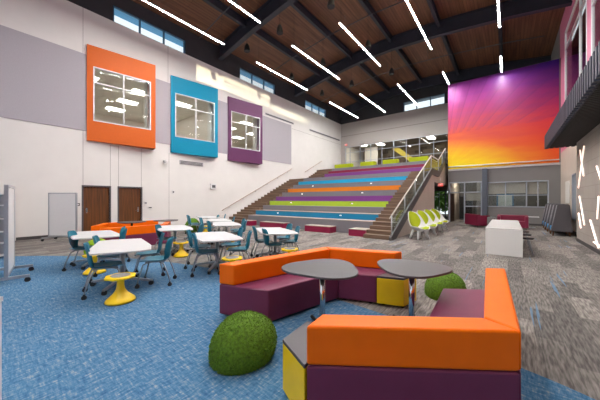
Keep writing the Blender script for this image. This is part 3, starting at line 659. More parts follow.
# step lights on the tier faces
sl_ = [(277.8, 213), (340.5, 215.5), (362, 203.5), (352, 203.5), (287.5, 204), (292, 197.5), (302, 194), (312.8, 186), (321.5, 178.5), (362, 193), (371.2, 183.5), (379, 175.2), (396, 170.5), (343.8, 174), (350.5, 168.6), (401.5, 164.5), (304, 223.5)]
seen = set()
for px, py in [(277.8, 213), (340.5, 215.4), (352, 203.5), (291, 202.6), (302, 194), (312.8, 186), (322, 178.6), (362.2, 192.8), (371, 183.4), (379, 175.2)]:
    best = None
    for (k, c), (kp, _) in zip(tiers[1:], tiers):
        X, t = onY(px, yk(k)-0.01); z = zat(py, t)
        if kp*S+0.03 < z < k*S-0.03: best = (k, c, X, z)
    if best:
        k, c, X, z = best
        o = MB().box(-0.05, 0.05, -0.012, 0.0, -0.02, 0.02).build('step_light', lampmat('step_lamp', (255, 250, 240), 1.6)); o.location = (X, yk(k), z)
        side = 'left' if px < 330 else 'right'
        tag(o, 'tiny white step light on the %s tier counted %s from the floor, %s half' % (c if c != 'gray' else 'grey', ['first', 'second', 'third', 'fourth', 'fifth', 'sixth', 'seventh', 'eighth', 'ninth', 'tenth', 'eleventh', 'twelfth', 'thirteenth'][[q[0] for q in tiers].index(k)], side), 'step light', 'step lights on the tiers')
# maroon blocks
for (xa, xb, y0, lab) in [(-12.93, -12.15, 10.45, 'low maroon box step against the left staircase'), (-11.3, -9.45, 10.5, 'low maroon box step, the wide one left of the middle of the bleachers'), (-7.98, -6.5, 10.45, 'low maroon box step with pale top right of the bleachers centre'), (-5.45, -4.67, 10.3, 'low maroon box step against the railed staircase')]:
    r = thing('box_step', lab, 'box step', ((xa+xb)/2, (y0+11.02)/2, 0), 0, 'maroon box steps')
    hx_, hy_ = (xb-xa)/2, (11.02-y0)/2
    MB().box(-hx_, hx_, -hy_, hy_, 0, 0.28).build('body', tcol['maroon'], r); MB().box(-hx_, hx_, -hy_-0.01, hy_, 0.28, 0.3).build('tread', paletread, r)
# lime benches at the top
for k, (pa, pb) in enumerate([(334.5, 351), (360, 374.5), (382.5, 397.5), (409, 428)]):
    xa, xb = onY(pa, 21.75)[0], onY(pb, 21.75)[0]
    r = thing('bench', 'lime upholstered bench at the top of the bleachers, '+['next to the exit sign', 'second from the exit sign', 'third from the exit sign', 'next to the stair railing'][k], 'bench', ((xa+xb)/2, 22.0, 4.5), 0, 'lime benches at the top')
    h_ = (xb-xa)/2
    MB().box(-h_, h_, -0.25, 0.25, 0.04, 0.42).build('seat', limefabric, r, bevel=0.02)
    for sx in (-h_+0.1, h_-0.1): MB().box(sx-0.03, sx+0.03, -0.2, 0.2, 0, 0.04).build('foot', black, r)

# ------------------------------------------------------------------ linear lights, pendants, pipes
ROWS = [-11.5, -8.8, -6.0, -3.2, -0.3]
rown = ['first', 'second', 'third', 'fourth', 'fifth']
def linlight(L_):
    r = thing('linear_light', '', 'linear light', (0, 0, 0), 0, 'linear ceiling lights')
    MB().box(-0.028, 0.028, -L_/2, L_/2, 0.0, 0.06).build('housing', alu, r)
    MB().box(-0.026, 0.026, -L_/2+0.005, L_/2-0.005, -0.003, 0.0).build('diffuser', striplamp, r)
    return r
protos = {}
for bank, (ya, yb), nm in [(-1, (-4.0, 0.9), 'rear'), (0, (3.3, 8.2), 'front'), (1, (10.45, 15.35), 'middle'), (2, (18.5, 23.6), 'back')]:
    for i, x in enumerate(ROWS):
        a, b = ya, yb
        if bank == -1 and i < 2: continue  # unseen rear bank added on the right rows to brighten the near sofas
        if bank == 2 and i >= 3: b = 20.75
        L_ = round(b-a, 2)
        r = linlight(L_); r.location = (x, (a+b)/2, 9.6)
        r['label'] = 'glowing linear pendant light, %s bank, %s row from the window box wall' % (nm, rown[i])
        for s in (-1, 1):
            MB().tube([(0, s*(L_/2-0.15), 0.07), (0, s*(L_/2-0.15), arc(x)+0.87-9.6)], 0.006, 5).build('cable', black, r)
for k, (px, py, z) in enumerate([(247, 47.5, 10.1), (279.8, 29, 10.1), (331, 2, 10.1), (291.8, 76, 10.1), (323, 61.5, 10.1), (322, 92.5, 10.1), (368, 44, 10.1), (351.6, 83, 10.1), (391.5, 71.3, 10.1), (278, 74, 10.1)][:9]):
    t = F*(z-H)/(200-py); X, Y = W((px-300)/F*t, t)
    names = ['over the purple window box, lowest near the first girder', 'just beyond the first girder', 'at the top edge of the ceiling middle', 'beside the middle bank of lights near the window wall', 'between two middle bank lights', 'near the back left corner', 'beside the second girder', 'beyond the second girder over the bleachers', 'nearest the bright back window']
    r = thing('ceiling_speaker', 'black bell shaped hanging speaker '+names[k], 'speaker', (X, Y, z), 0, 'hanging speakers')
    MB().lathe([(0.16, -0.22), (0.17, -0.18), (0.14, 0.02), (0.08, 0.17), (0.03, 0.22)], 16).build('body', black, r)
    MB().tube([(0, 0, 0.2), (0, 0, arc(X)+0.87-z)], 0.008, 5).build('cable', black, r)
for k, (y, z) in enumerate([(8.3, 0.15), (13.9, 0.15), (20.9, 0.15)]):
    r = thing('sprinkler_pipe', 'thin dark sprinkler pipe across the ceiling, '+['before the first girder', 'between the two girders', 'beyond the second girder'][k], 'pipe', (0, y, 0))
    MB().tube([(x, 0, arc(x)+z) for x in XS[1:-1]], 0.028, 6).build('pipe', darkgrey, r)
    for x in (-10.6, -7.6, -4.6, -1.6):
        MB().tube([(x, 0, arc(x)+z), (x, 0, arc(x)+0.87)], 0.01, 5).build('hanger', darkgrey, r)
# crossing light strips on the block wall
for k, (a, b) in enumerate([((584, 146), (578.3, 188)), ((580, 150), (583.5, 176)), ((596.5, 166), (601, 180)), ((579.3, 196), (584.2, 225)), ((578.4, 213), (580.7, 228)), ((598.6, 196), (597.2, 219)), ((590, 220), (598.3, 248)), ((593.5, 242), (601, 247))]):
    p = []
    for q in (a, b):
        y, t = onX(q[0], XN-0.03); p.append((XN-0.03, y, zat(q[1], t)))
    r = thing('light_strip', 'slanting warm light strip on the block wall, '+['tallest one under the balcony tip', 'crossing the tallest strip under the balcony', 'upper one at the photo edge', 'long one at mid height beside the window', 'short middle one', 'upright one near the photo edge', 'long lowest one', 'small one crossing the lowest strip'][k], 'light strip', (0, 0, 0), 0, 'wall light strips')
    MB().tube(p, 0.017, 8).build('diffuser', wallstrip, r)
    MB().tube([(XN-0.004, v[1], v[2]) for v in p], 0.02, 6).build('backing', whiteframe, r)

# ------------------------------------------------------------------ small wall fittings
def plate(name, label, px, py, w_, h_, m, cat, d=0.05):
    y, t = onX(px, XL); z = zat(py, t)
    r = thing(name, label, cat, (XL, y, z))
    MB().box(0, d, -w_/2, w_/2, -h_/2, h_/2).build('body', m, r, bevel=0.008); MB().box(d, d+0.006, -w_*0.3, w_*0.3, -h_*0.25, h_*0.25).build('face_plate', darkgrey if m is white else white, r)
plate('card_reader', 'black card reader between whiteboard and first door', 77.5, 204.5, 0.14, 0.12, black, 'card reader')
plate('thermostat', 'white thermostat right of the second door', 145.5, 203, 0.12, 0.12, white, 'thermostat')
plate('light_switch', 'pair of light switches right of the thermostat', 150, 207.5, 0.2, 0.1, white, 'switch')
plate('fire_alarm', 'white fire alarm on the wall below the teal box', 173, 192, 0.13, 0.18, white, 'alarm')
plate('defibrillator_box', 'white wall box between purple box and handrail', 212.7, 186.5, 0.4, 0.36, white, 'wall box', 0.12)
y, t = onX(164, XL); r = thing('security_camera', 'white dome camera under the gap beside the teal box', 'camera', (XL, y, zat(161.5, t)))
MB().tube([(0, 0, 0), (0.16, 0, 0)], 0.05, 12).build('bracket', white, r); MB().lathe([(0.02, -0.12), (0.09, -0.08), (0.12, 0), (0.12, 0.04)], 16, (0.18, 0, 0)).build('dome', white, r)
ya, yb = onX(179.5, XL)[0], onX(203, XL)[0]; t = onX(190, XL)[1]
r = thing('air_diffuser', 'long grey slot diffuser under the teal window box', 'air vent', (XL, (ya+yb)/2, zat(163.3, t)))
MB().box(0, 0.03, -(yb-ya)/2, (yb-ya)/2, -0.12, 0.12).build('frame', mat('grey_vent', (190, 188, 190), 0.5), r)
for k in (-1, 0, 1): MB().box(0.03, 0.036, -(yb-ya)/2+0.04, (yb-ya)/2-0.04, k*0.07-0.02, k*0.07+0.02).build('slot', darkgrey, r)
for k, (pa, pya, pb) in enumerate([(264.8, 113.5, 293.5), (309.5, 129.8, 339.5)]):
    ya, t = onX(pa, XL); yb = onX(pb, XL)[0]; z = zat(pya, t)
    r = thing('air_diffuser', ['long dark slot diffuser above the end of the acoustic panel', 'long dark slot diffuser right of the acoustic panel'][k], 'air vent', (XL, (ya+yb)/2, z))
    MB().box(0, 0.03, -(yb-ya)/2, (yb-ya)/2, -0.09, 0.09).build('frame', mat('grey_vent', (190, 188, 190), 0.5), r); MB().box(0.03, 0.036, -(yb-ya)/2+0.05, (yb-ya)/2-0.05, -0.05, 0.05).build('slot', darkgrey, r)
y, t = onX(568, XR); o = MB().box(XR-0.02, XR, onX(569.8, XR)[0], onX(565.8, XR)[0], zat(203, t), zat(181, t)).build('display_board', mat('white_board_face', (224, 220, 214), 0.5)); tag(o, 'blank white board on the taupe wall behind the booths', 'board')

# ------------------------------------------------------------------ furniture
FR = TH                                       # camera frame -> room rotation
def chair_proto():
    r = thing('classroom_chair', '', 'chair', (0, 0, 0), 0, 'teal caster chairs')
    # +x is the way the chair faces
    rows = []
    for x, z, w_ in [(0.24, 0.425, 0.30), (0.235, 0.45, 0.38), (0.12, 0.455, 0.43), (-0.02, 0.448, 0.44), (-0.15, 0.452, 0.42), (-0.21, 0.475, 0.38)]:
        rows.append([(x, w_/2*s, z+0.02*abs(s)**3) for s in (-1, -0.75, -0.4, 0, 0.4, 0.75, 1)])
    MB().grid(rows).build('seat', tealplastic, r, solid=0.016, sub=1)
    rows = []
    for x, z, w_ in [(-0.19, 0.45, 0.16), (-0.225, 0.52, 0.26), (-0.232, 0.60, 0.42), (-0.24, 0.68, 0.45), (-0.262, 0.77, 0.43), (-0.28, 0.83, 0.36), (-0.286, 0.855, 0.24)]:
        rows.append([(x+0.06*abs(s)**2.2, w_/2*s, z) for s in (-1, -0.75, -0.4, 0, 0.4, 0.75, 1)])
    MB().grid(rows).build('backrest', tealplastic, r, solid=0.016, sub=1)
    MB().box(-0.17, 0.15, -0.15, 0.15, 0.425, 0.438).build('seat_frame', alu, r)
    for sx, sy in ((1, 1), (1, -1), (-1, 1), (-1, -1)):
        kx = 0.25 if sx > 0 else -0.27
        l = MB().tube([(0.1*sx, 0.15*sy, 0.43), (0.17*sx, 0.2*sy, 0.40), (kx*0.85, 0.22*sy, 0.24), (kx, 0.225*sy, 0.085)], 0.012, 7).build('leg', alu, r)
        MB().tube([(kx-0.0, 0.225*sy-0.018, 0.036), (kx-0.0, 0.225*sy+0.018, 0.036)], 0.036, 10).tube([(kx, 0.225*sy, 0.09), (kx, 0.225*sy, 0.04)], 0.016, 6).build('caster', black, l)
    return r
CH = chair_proto(); first = [True]
def chair(lat, t, phi, label):
    X, Y = W(lat, t); rz = math.radians(phi)+FR
    if first[0]:
        first[0] = False; CH.location = (X, Y, 0); CH.rotation_euler = (0, 0, rz); CH['label'] = label; return CH
    return dup(CH, (X, Y, 0), rz, label)
T1n, T2n, T3n, T4n, T5n, T6n, T7n, T8n = ('the nearest left table', 'the table by the whiteboard', 'the table before the far orange sofa', 'the middle table', 'the table behind the middle table', 'the table second from the left stair', 'the farthest table by the left stair', 'the table nearest the bleachers steps')
for a in [(-3.27, 4.40, 38, 'teal chair at %s, nearest the camera on its left side' % T1n), (-3.76, 5.2, 30, 'teal chair at %s, farther one on its left side' % T1n),
          (-2.66, 4.86, 195, 'teal chair at %s, right side nearest the camera' % T1n), (-3.12, 5.42, 205, 'teal chair at %s, farther one on its right side' % T1n),
          (-4.93, 5.98, 20, 'teal chair at %s, on its left end' % T2n), (-4.46, 6.25, 200, 'teal chair at %s, right side nearer the camera' % T2n), (-4.85, 6.78, 205, 'teal chair at %s, right side farther back' % T2n),
          (-3.8, 7.45, 8, 'teal chair at %s, on its left' % T3n), (-3.12, 7.7, 185, 'teal chair at %s, on its right' % T3n),
          (-2.36, 6.15, 15, 'teal chair at %s, left side farther from camera' % T4n), (-1.98, 5.55, 20, 'teal chair at %s, left side nearest the camera' % T4n), (-1.68, 6.45, 205, 'teal chair at %s, far side with only its top showing' % T4n), (-1.36, 5.85, 195, 'teal chair at %s, right side beside the yellow stool' % T4n),
          (-2.82, 8.75, 8, 'teal chair at %s, left side' % T5n), (-2.3, 9.65, 205, 'teal chair at %s, far side' % T5n), (-2.1, 9.0, 188, 'teal chair at %s, right side' % T5n),
          (-3.68, 10.35, 8, 'teal chair at %s, left side' % T6n), (-3.0, 10.95, 190, 'teal chair at %s, right side' % T6n),
          (-5.0, 12.25, 12, 'teal chair at %s, left side nearer the wall' % T7n), (-4.72, 11.75, 18, 'teal chair at %s, left side nearer the camera' % T7n), (-4.12, 12.4, 188, 'teal chair at %s, right side nearer the camera' % T7n), (-3.95, 12.95, 195, 'teal chair at %s, right side farther back' % T7n),
          (-1.0, 7.05, 18, 'teal chair at %s, left side farther from camera' % T8n), (-0.66, 6.5, 25, 'teal chair at %s, left side nearest the camera' % T8n), (-0.5, 7.6, 205, 'teal chair at %s, far side' % T8n), (-0.28, 6.9, 192, 'teal chair at %s, right side behind the yellow stool' % T8n)]:
    chair(*a)
# tables (camera-frame polygon of the nearest one, reused)
POLY = [(-3.16, 3.93), (-3.42, 4.22), (-3.98, 5.18), (-3.84, 5.36), (-3.36, 5.55), (-2.69, 4.74), (-2.46, 4.33), (-2.58, 4.20)]
pc = (-3.22, 4.75)
def table_proto():
    r = thing('classroom_table', '', 'table', (0, 0, 0), 0, 'white flip-top tables')
    poly = [(p[0]-pc[0], p[1]-pc[1]) for p in POLY]
    MB().prism(poly[::-1], 0.712, 0.74).build('tabletop', mat('pale_table_laminate', (200, 201, 203), 0.4, var=0.02), r, bevel=0.006)
    ctr = (0.02, 0.0)
    MB().box(-0.16, 0.16, -0.3, 0.3, 0.67, 0.71).build('bracket', black, r)
    MB().tube([(0, 0, 0.1), (0, 0, 0.68)], 0.042, 14).build('column', alu, r)
    for a in (-20, 70, 160, 250):
        a = math.radians(a+25); d = (math.cos(a), math.sin(a)); Lf = 0.52
        l = MB().extrude([(-d[1]*0.03, d[0]*0.03, 0.17), (d[1]*0.03, -d[0]*0.03, 0.17), (d[0]*Lf+d[1]*0.02, d[1]*Lf-d[0]*0.02, 0.1), (d[0]*Lf-d[1]*0.02, d[1]*Lf+d[0]*0.02, 0.1)], (0, 0, -0.035)).build('foot', alu, r)
        e = (d[0]*(Lf-0.02), d[1]*(Lf-0.02))
        MB().tube([(e[0]-d[1]*0.022, e[1]+d[0]*0.022, 0.04), (e[0]+d[1]*0.022, e[1]-d[0]*0.022, 0.04)], 0.04, 10).build('caster', black, l)
    return r
TB = table_proto(); X, Y = W(*pc); TB.location = (X, Y, 0); TB.rotation_euler = (0, 0, FR); TB['label'] = 'white angular table nearest the camera, in front of the yellow stool'
for lat, t, da, lab in [(-4.9, 6.3, 6, 'white angular table in front of the wall whiteboard'), (-3.7, 7.75, -4, 'white angular table in front of the far orange sofa'), (-1.88, 5.95, -6, 'white angular table in the middle, behind the long orange sofa back'),
                        (-2.55, 9.05, -12, 'white angular table just behind the middle table'), (-3.32, 10.75, -10, 'white angular table second from the left staircase'), (-4.4, 12.6, 0, 'white angular table farthest away along the left wall'), (-0.66, 7.0, -14, 'white angular table nearest the maroon box steps')]:
    dup(TB, W(lat, t)+(0,), FR+math.radians(da), lab)
# wobble stools
def stool_proto():
    r = thing('wobble_stool', '', 'stool', (0, 0, 0), 0, 'yellow wobble stools')
    MB().lathe([(0.2, 0.015), (0.195, 0.04), (0.16, 0.075), (0.10, 0.13), (0.062, 0.19), (0.05, 0.25), (0.05, 0.33), (0.08, 0.37)], 24).build('base', yellowplastic, r)
    MB().lathe([(0.14, 0.0), (0.2, 0.008), (0.206, 0.016)], 24).build('rubber_ring', black, r)
    s = MB(); n = 32
    rr = [0.2+0.012*math.cos(8*2*PI*k/n) for k in range(n)]
    s.prism([(q*math.cos(2*PI*k/n), q*math.sin(2*PI*k/n)) for k, q in enumerate(rr)], 0.365, 0.4)
    s.build('seat', yellowplastic, r, bevel=0.012)
    MB().lathe([(0.13, 0.399), (0.13, 0.406)], 24).build('seat_pad', greyfoam, r)
    return r
SP = stool_proto(); f1 = True
for lat, t, lab in [(-2.74, 4.0, 'yellow wobble stool in front of the nearest left table'), (-3.26, 7.2, 'yellow wobble stool in front of the far orange sofa'), (-1.36, 5.26, 'yellow wobble stool under the middle table, behind the long orange sofa'),
                    (-2.1, 8.2, 'yellow wobble stool behind the middle table'), (-4.28, 11.85, 'yellow wobble stool at the farthest left table'), (-0.24, 6.2, 'yellow wobble stool at the table nearest the bleachers'), (-4.35, 5.55, 'yellow wobble stool half hidden behind the nearest left table')]:
    X, Y = W(lat, t)
    if f1: SP.location = (X, Y, 0); SP['label'] = lab; f1 = False
    else: dup(SP, (X, Y, 0), 0.4, lab)
# modular sofas
D_, T30 = 0.64, math.tan(PI/6)
def dirv(a): a = math.radians(a); return (math.cos(a), math.sin(a))
def sofa(corner, ang, L_, label):
    d = dirv(ang); mid = (corner[0]+d[0]*L_/2, corner[1]+d[1]*L_/2, 0)
    r = thing('sofa_section', label, 'sofa', mid, math.radians(ang), 'modular sofa sections')
    h = L_/2-0.004; i = D_*T30
    MB().prism([(-h, 0), (-h+i, -D_), (h-i, -D_), (h, 0)], 0.03, 0.43).build('seat', purplevinyl, r, bevel=0.018, seg=3)
    th = 0.2; j = th*T30
    MB().prism([(-h, 0.0), (-h+j, -th), (h-j, -th), (h, 0.0)], 0.432, 0.70).build('backrest', orangevinyl, r, bevel=0.018, seg=3)
    for x, y in ((-h+0.15, -0.08), (h-0.15, -0.08), (-h+i+0.08, -D_+0.08), (h-i-0.08, -D_+0.08)): MB().tube([(x, y, 0), (x, y, 0.05)], 0.03, 8).build('foot', black, r)
    return r
def wedge(p0, ang, label):
    q = [(0, 0)]
    for k in (60, 120, 180):
        d = dirv(ang-k); q.append((q[-1][0]+0.37*d[0], q[-1][1]+0.37*d[1]))
    g = dirv(ang); q = [(x+0.008*g[0], y+0.008*g[1]) for x, y in q]
    r = thing('end_table', label, 'end table', (p0[0], p0[1], 0), 0, 'yellow end tables')
    MB().prism(q, 0.03, 0.405).build('body', yellowvinyl, r, bevel=0.01)
    cx, cy = sum(p[0] for p in q)/4, sum(p[1] for p in q)/4
    MB().prism([(cx+(x-cx)*1.0, cy+(y-cy)*1.0) for x, y in q], 0.406, 0.435).build('tabletop', laminate, r, bevel=0.004)
    for x, y in q: MB().tube([(cx+(x-cx)*0.7, cy+(y-cy)*0.7, 0), (cx+(x-cx)*0.7, cy+(y-cy)*0.7, 0.04)], 0.025, 8).build('foot', black, r)
def rev(c, ang, L_): d = dirv(ang); return (c[0]+d[0]*L_, c[1]+d[1]*L_)
# near pair: long one runs from its far end to the corner, short one goes on to the left
nc = (0.07, 2.222); e = rev(nc, 92.8, 1.93)
sofa(e, 272.8, 1.93, 'plum sofa with orange back, right arm of the nearest group beside the carpet'); sofa(nc, 215.5, 1.40, 'plum sofa with orange back, closest to the camera'); wedge(rev(nc, 215.5, 1.40), 215.5, 'yellow end table with grey top at the end of the closest sofa')
fc = (-2.60, 4.04); e = rev(fc, 258, 2.02)
sofa(e, 78, 2.02, 'long plum sofa with orange back beside the grass pouf'); sofa(fc, 18, 1.3, 'short plum sofa with orange back behind the two dark tables'); wedge(rev(fc, 18, 1.3), 18, 'yellow end table behind the right dark table')
# far group by the doors
sofa((-9.43, 4.35), 270, 1.95, 'far plum sofa with orange back, behind the teal chairs'); sofa(rev((-9.43, 4.35), 150, 1.3), 330, 1.3, 'far short plum sofa with orange back next to the green pouf')
sofa((-11.75, 3.1), 90, 1.95, 'far plum sofa with orange back nearest the wood doors'); sofa(rev((-11.75, 3.1), -30, 1.3), 150, 1.3, 'far short plum sofa with orange back, leftmost beside the first door')
def pick(lat, t, phi, label, xy=None, sc_=1.0):
    X, Y = xy or W(lat, t)
    r = thing('lounge_table', label, 'table', (X, Y, 0), math.radians(phi)+FR, 'rounded triangle tables')
    n = 48; pts = []
    for k in range(n):
        a = 2*PI*k/n; q = (0.44+0.045*math.cos(3*a))*sc_; pts.append((q*math.cos(a)*1.02, q*math.sin(a)))
    MB().prism(pts, 0.715, 0.74).build('tabletop', laminate, r, bevel=0.006)
    MB().lathe([(0.1, 0.70), (0.1, 0.714)], 16).build('mounting_plate', black, r)
    MB().tube([(0, 0, 0.02), (0, 0, 0.70)], 0.035, 16).build('column', chrome, r)
    for k in range(4):
        a = k*PI/2+0.4; MB().tube([(0, 0, 0.03), (0.3*math.cos(a), 0.3*math.sin(a), 0.02)], 0.02, 8).build('foot', black, r)
pick(0.27, 3.17, 180, 'dark rounded triangle table, left one inside the nearest sofa group'); pick(1.36, 3.19, 0, 'dark rounded triangle table, right one inside the nearest sofa group', None, 0.93)
pick(0, 0, 60, 'dark rounded table inside the far sofa group, nearer the first door', (-10.95, 3.75)); pick(0, 0, 200, 'dark rounded table inside the far sofa group, nearer the second door', (-10.75, 4.95))
# grass poufs
def pouf(name, loc, rx, ry, rz_, rot, label, m, blades, cat='pouf'):
    s = MB(); n, mm = 40, 16; R = random.Random(int(loc[0]*100))
    def P(u, v):                                   # egg mound, flat at the floor
        el = -0.45+v*(PI/2+0.45); c = math.cos(el); z = math.sin(el)
        sk = 1+0.10*math.cos(u)
        cre = 1-0.06*math.exp(-((abs(math.sin(u*1.5+0.4)))/0.10)**2)
        return Vector((rx*c*math.cos(u)*sk*cre+0.06*z*rx*2, ry*c*math.sin(u)*cre, max(0.0, (z+0.435)*rz_/1.435)))
    rows = [[P(2*PI*k/n, v/mm) for k in range(n+1)] for v in range(mm+1)]
    s.grid(rows)
    for i in range(blades):
        u, v = R.uniform(0, 2*PI), math.asin(R.uniform(-0.43, 1))
        v = (v+0.45)/(PI/2+0.45); v = min(max(v, 0.02), 0.99)
        p = P(u, v); nn = (P(u+0.02, v)-P(u-0.02, v)).cross(P(u, v+0.01)-P(u, v-0.01))
        if nn.length < 1e-9: continue
        nn.normalize(); q = Vector((R.uniform(-1, 1), R.uniform(-1, 1), R.uniform(-1, 1))); tdir = nn.cross(q).normalized()
        if p.z < 0.004: continue
        tip = p+nn*R.uniform(0.008, 0.017)+q*0.006; tip.z = max(tip.z, 0.001)
        s.face([p-tdir*0.0035, p+tdir*0.0035, tip])
    o = s.build(name, m); o.location = loc; o.rotation_euler = (0, 0, rot); tag(o, label, cat); return o
X, Y = W(-0.585, 2.58); pouf('grass_pouf', (X, Y, 0), 0.318, 0.30, 0.422, FR+0.2, 'round green artificial grass pouf in the foreground on blue carpet', grassmat, 9000)
X, Y = W(2.3, 4.2); pouf('grass_pouf', (X, Y, 0), 0.29, 0.28, 0.40, FR, 'green artificial grass pouf behind the right dark table', grassmat, 4500)
X, Y = W(-5.3, 12.9); pouf('grass_pouf', (X, Y, 0), 0.36, 0.36, 0.66, 0, 'large green round pouf far off by the left wall', mat('leafy_green_pouf', (98, 138, 30), 0.85, var=0.3, scale=10), 1500)
X, Y = W(-5.85, 7.55); pouf('grass_pouf', (X, Y, 0), 0.3, 0.3, 0.45, 0, 'bright lime pouf under the table by the whiteboard', mat('lime_pouf', (150, 186, 30), 0.85, var=0.2, scale=10), 800)
# lime egg chairs
def egg_proto():
    r = thing('egg_chair', '', 'lounge chair', (0, 0, 0), 0, 'lime egg chairs')
    prof_ = [(0.43, 0.405, 0.07), (0.41, 0.385, 0.22), (0.29, 0.34, 0.325), (0.10, 0.31, 0.37), (-0.08, 0.335, 0.385), (-0.22, 0.44, 0.38), (-0.33, 0.61, 0.355), (-0.42, 0.79, 0.31), (-0.49, 0.94, 0.235), (-0.53, 1.03, 0.14), (-0.545, 1.065, 0.03)]
    S_ = (-1, -0.85, -0.6, -0.3, 0, 0.3, 0.6, 0.85, 1)
    def frame(t):
        t = min(max(t, 0), len(prof_)-1.001); k = int(t); f = t-k; a, b = prof_[k], prof_[k+1]
        a0, b0 = prof_[max(k-1, 0)], prof_[min(k+2, len(prof_)-1)]
        tx = (b[0]-a0[0])*(1-f)+(b0[0]-a[0])*f; tz = (b[1]-a0[1])*(1-f)+(b0[1]-a[1])*f; q = math.hypot(tx, tz)
        return a[0]+(b[0]-a[0])*f, a[1]+(b[1]-a[1])*f, a[2]+(b[2]-a[2])*f, tz/q, -tx/q
    def pt(t, y, off):
        x, z, w_, nx, nz = frame(t); cup = 0.21*min(1, w_/0.3)*min(1, 0.25+t/3); e = cup*min(1, abs(y)/w_)**2.4+off
        return (x+nx*e, y, z+nz*e)
    MB().grid([[pt(k, prof_[k][2]*q, 0) for q in S_] for k in range(len(prof_))]).build('shell', white, r, solid=0.032, sub=1)
    for nm, a, b, wd in (('back_cushion', 4.75, 10.0, 0.80), ('seat_cushion', 0.75, 4.55, 0.84)):
        rows = []
        for k in range(13):
            u = -0.985+1.97*k/12; t = (a+b)/2+(b-a)/2*u; hw = frame(t)[2]*wd*min(1.0, 1.12*math.sqrt(1-u*u))
            rows.append([pt(t, hw*q, 0.03+0.02*(1-q*q)) for q in S_])
        MB().grid(rows).build(nm, limefabric, r, solid=0.03)
    for sx, sy in ((0.2, 0.2), (0.2, -0.2), (-0.16, 0.2), (-0.16, -0.2)):
        MB().tube([(sx*0.8, sy*0.8, 0.345), (sx*1.3, sy*1.3, 0.0)], 0.05, 10, r2=0.03).build('leg', white, r)
    return r
EG = egg_proto()
for k, (y, lab) in enumerate([(11.15, 'white egg chair with lime cushion, nearest the foot of the stair'), (12.5, 'white egg chair with lime cushion, second from the foot of the stair'), (13.85, 'white egg chair with lime cushion, third from the foot of the stair'), (15.2, 'white egg chair with lime cushion, nearest the passage')]):
    if k == 0: EG.location = (-2.78, y, 0); EG.rotation_euler = (0, 0, -0.62); EG['label'] = lab
    else: dup(EG, (-2.78, y, 0), -0.62, lab)
# long white table
r = thing('waterfall_table', 'long white stone table with a solid end panel in the hall centre', 'table', (-0.09, 9.25, 0))
wt, Lt = 0.41, 4.0
MB().box(-wt, wt, 0, Lt, 0.70, 0.755).build('tabletop', quartz, r, bevel=0.004)
MB().box(-wt, wt, 0, 0.06, 0, 0.70).build('end_panel', quartz, r); MB().box(-wt, wt, Lt-0.06, Lt, 0, 0.70).build('end_panel', quartz, r)
MB().box(-0.03, 0.03, 0.06, Lt-0.06, 0.1, 0.70).build('modesty_panel', white, r)
for k, y in enumerate((9.9, 10.9, 11.9)):
    r = thing('stool', 'low black stool tucked along the white table, '+['nearest the end panel', 'middle one', 'farthest one'][k], 'stool', (0.42, y, 0), 0, 'stools at the white table')
    MB().lathe([(0.16, 0.44), (0.17, 0.46), (0.16, 0.48)], 18).build('seat', black, r)
    for a in (0.8, 2.4, 3.9, 5.5): MB().tube([(0.08*math.cos(a), 0.08*math.sin(a), 0.44), (0.2*math.cos(a), 0.2*math.sin(a), 0)], 0.013, 6).build('leg', alu, r)
# maroon lounge pieces under the mural
def loveseat(loc, rz, w_, label):
    r = thing('loveseat', label, 'sofa', loc, rz, 'maroon sofas')
    MB().box(-w_/2+0.12, w_/2-0.12, -0.33, 0.2, 0.1, 0.43).build('seat', maroonvinyl, r, bevel=0.02); MB().box(-w_/2, w_/2, 0.16, 0.36, 0.1, 0.73).build('backrest', maroonvinyl, r, bevel=0.025)
    for s in (-1, 1): MB().box(s*w_/2-(0.14 if s > 0 else 0), s*w_/2+(0.14 if s < 0 else 0), -0.36, 0.18, 0.1, 0.68).build('armrest', maroonvinyl, r, bevel=0.02)
    for sx in (-1, 1):
        for sy in (-0.28, 0.28): MB().tube([(sx*(w_/2-0.08), sy, 0.1), (sx*(w_/2-0.08), sy, 0)], 0.025, 8).build('leg', chrome, r)
loveseat((-1.42, 18.45, 0), 2.2, 1.2, 'maroon loveseat seen from behind, in front of the column'); loveseat((0.2, 18.2, 0), 0, 1.3, 'maroon loveseat beyond the long white table')
r = thing('side_table', 'grey cube side table with a glass top between the maroon sofas', 'table', (-0.70, 17.75, 0)); MB().box(-0.18, 0.18, -0.18, 0.18, 0.0, 0.62).build('body', greywall, r, bevel=0.01); MB().box(-0.21, 0.21, -0.21, 0.21, 0.63, 0.65).build('glass_top', greenglass, r); MB().box(-0.05, 0.05, -0.05, 0.05, 0.62, 0.63).build('spacer', alu, r)
r = thing('side_table', 'small white C-shaped side table beside the grey booths', 'table', (1.12, 19.7, 0)); MB().box(-0.25, 0.25, -0.2, 0.2, 0.58, 0.61).build('tabletop', white, r); MB().box(-0.24, -0.18, -0.06, 0.06, 0.02, 0.58).build('leg', whiteframe, r); MB().box(-0.25, 0.1, -0.1, 0.1, 0, 0.02).build('foot', alu, r)
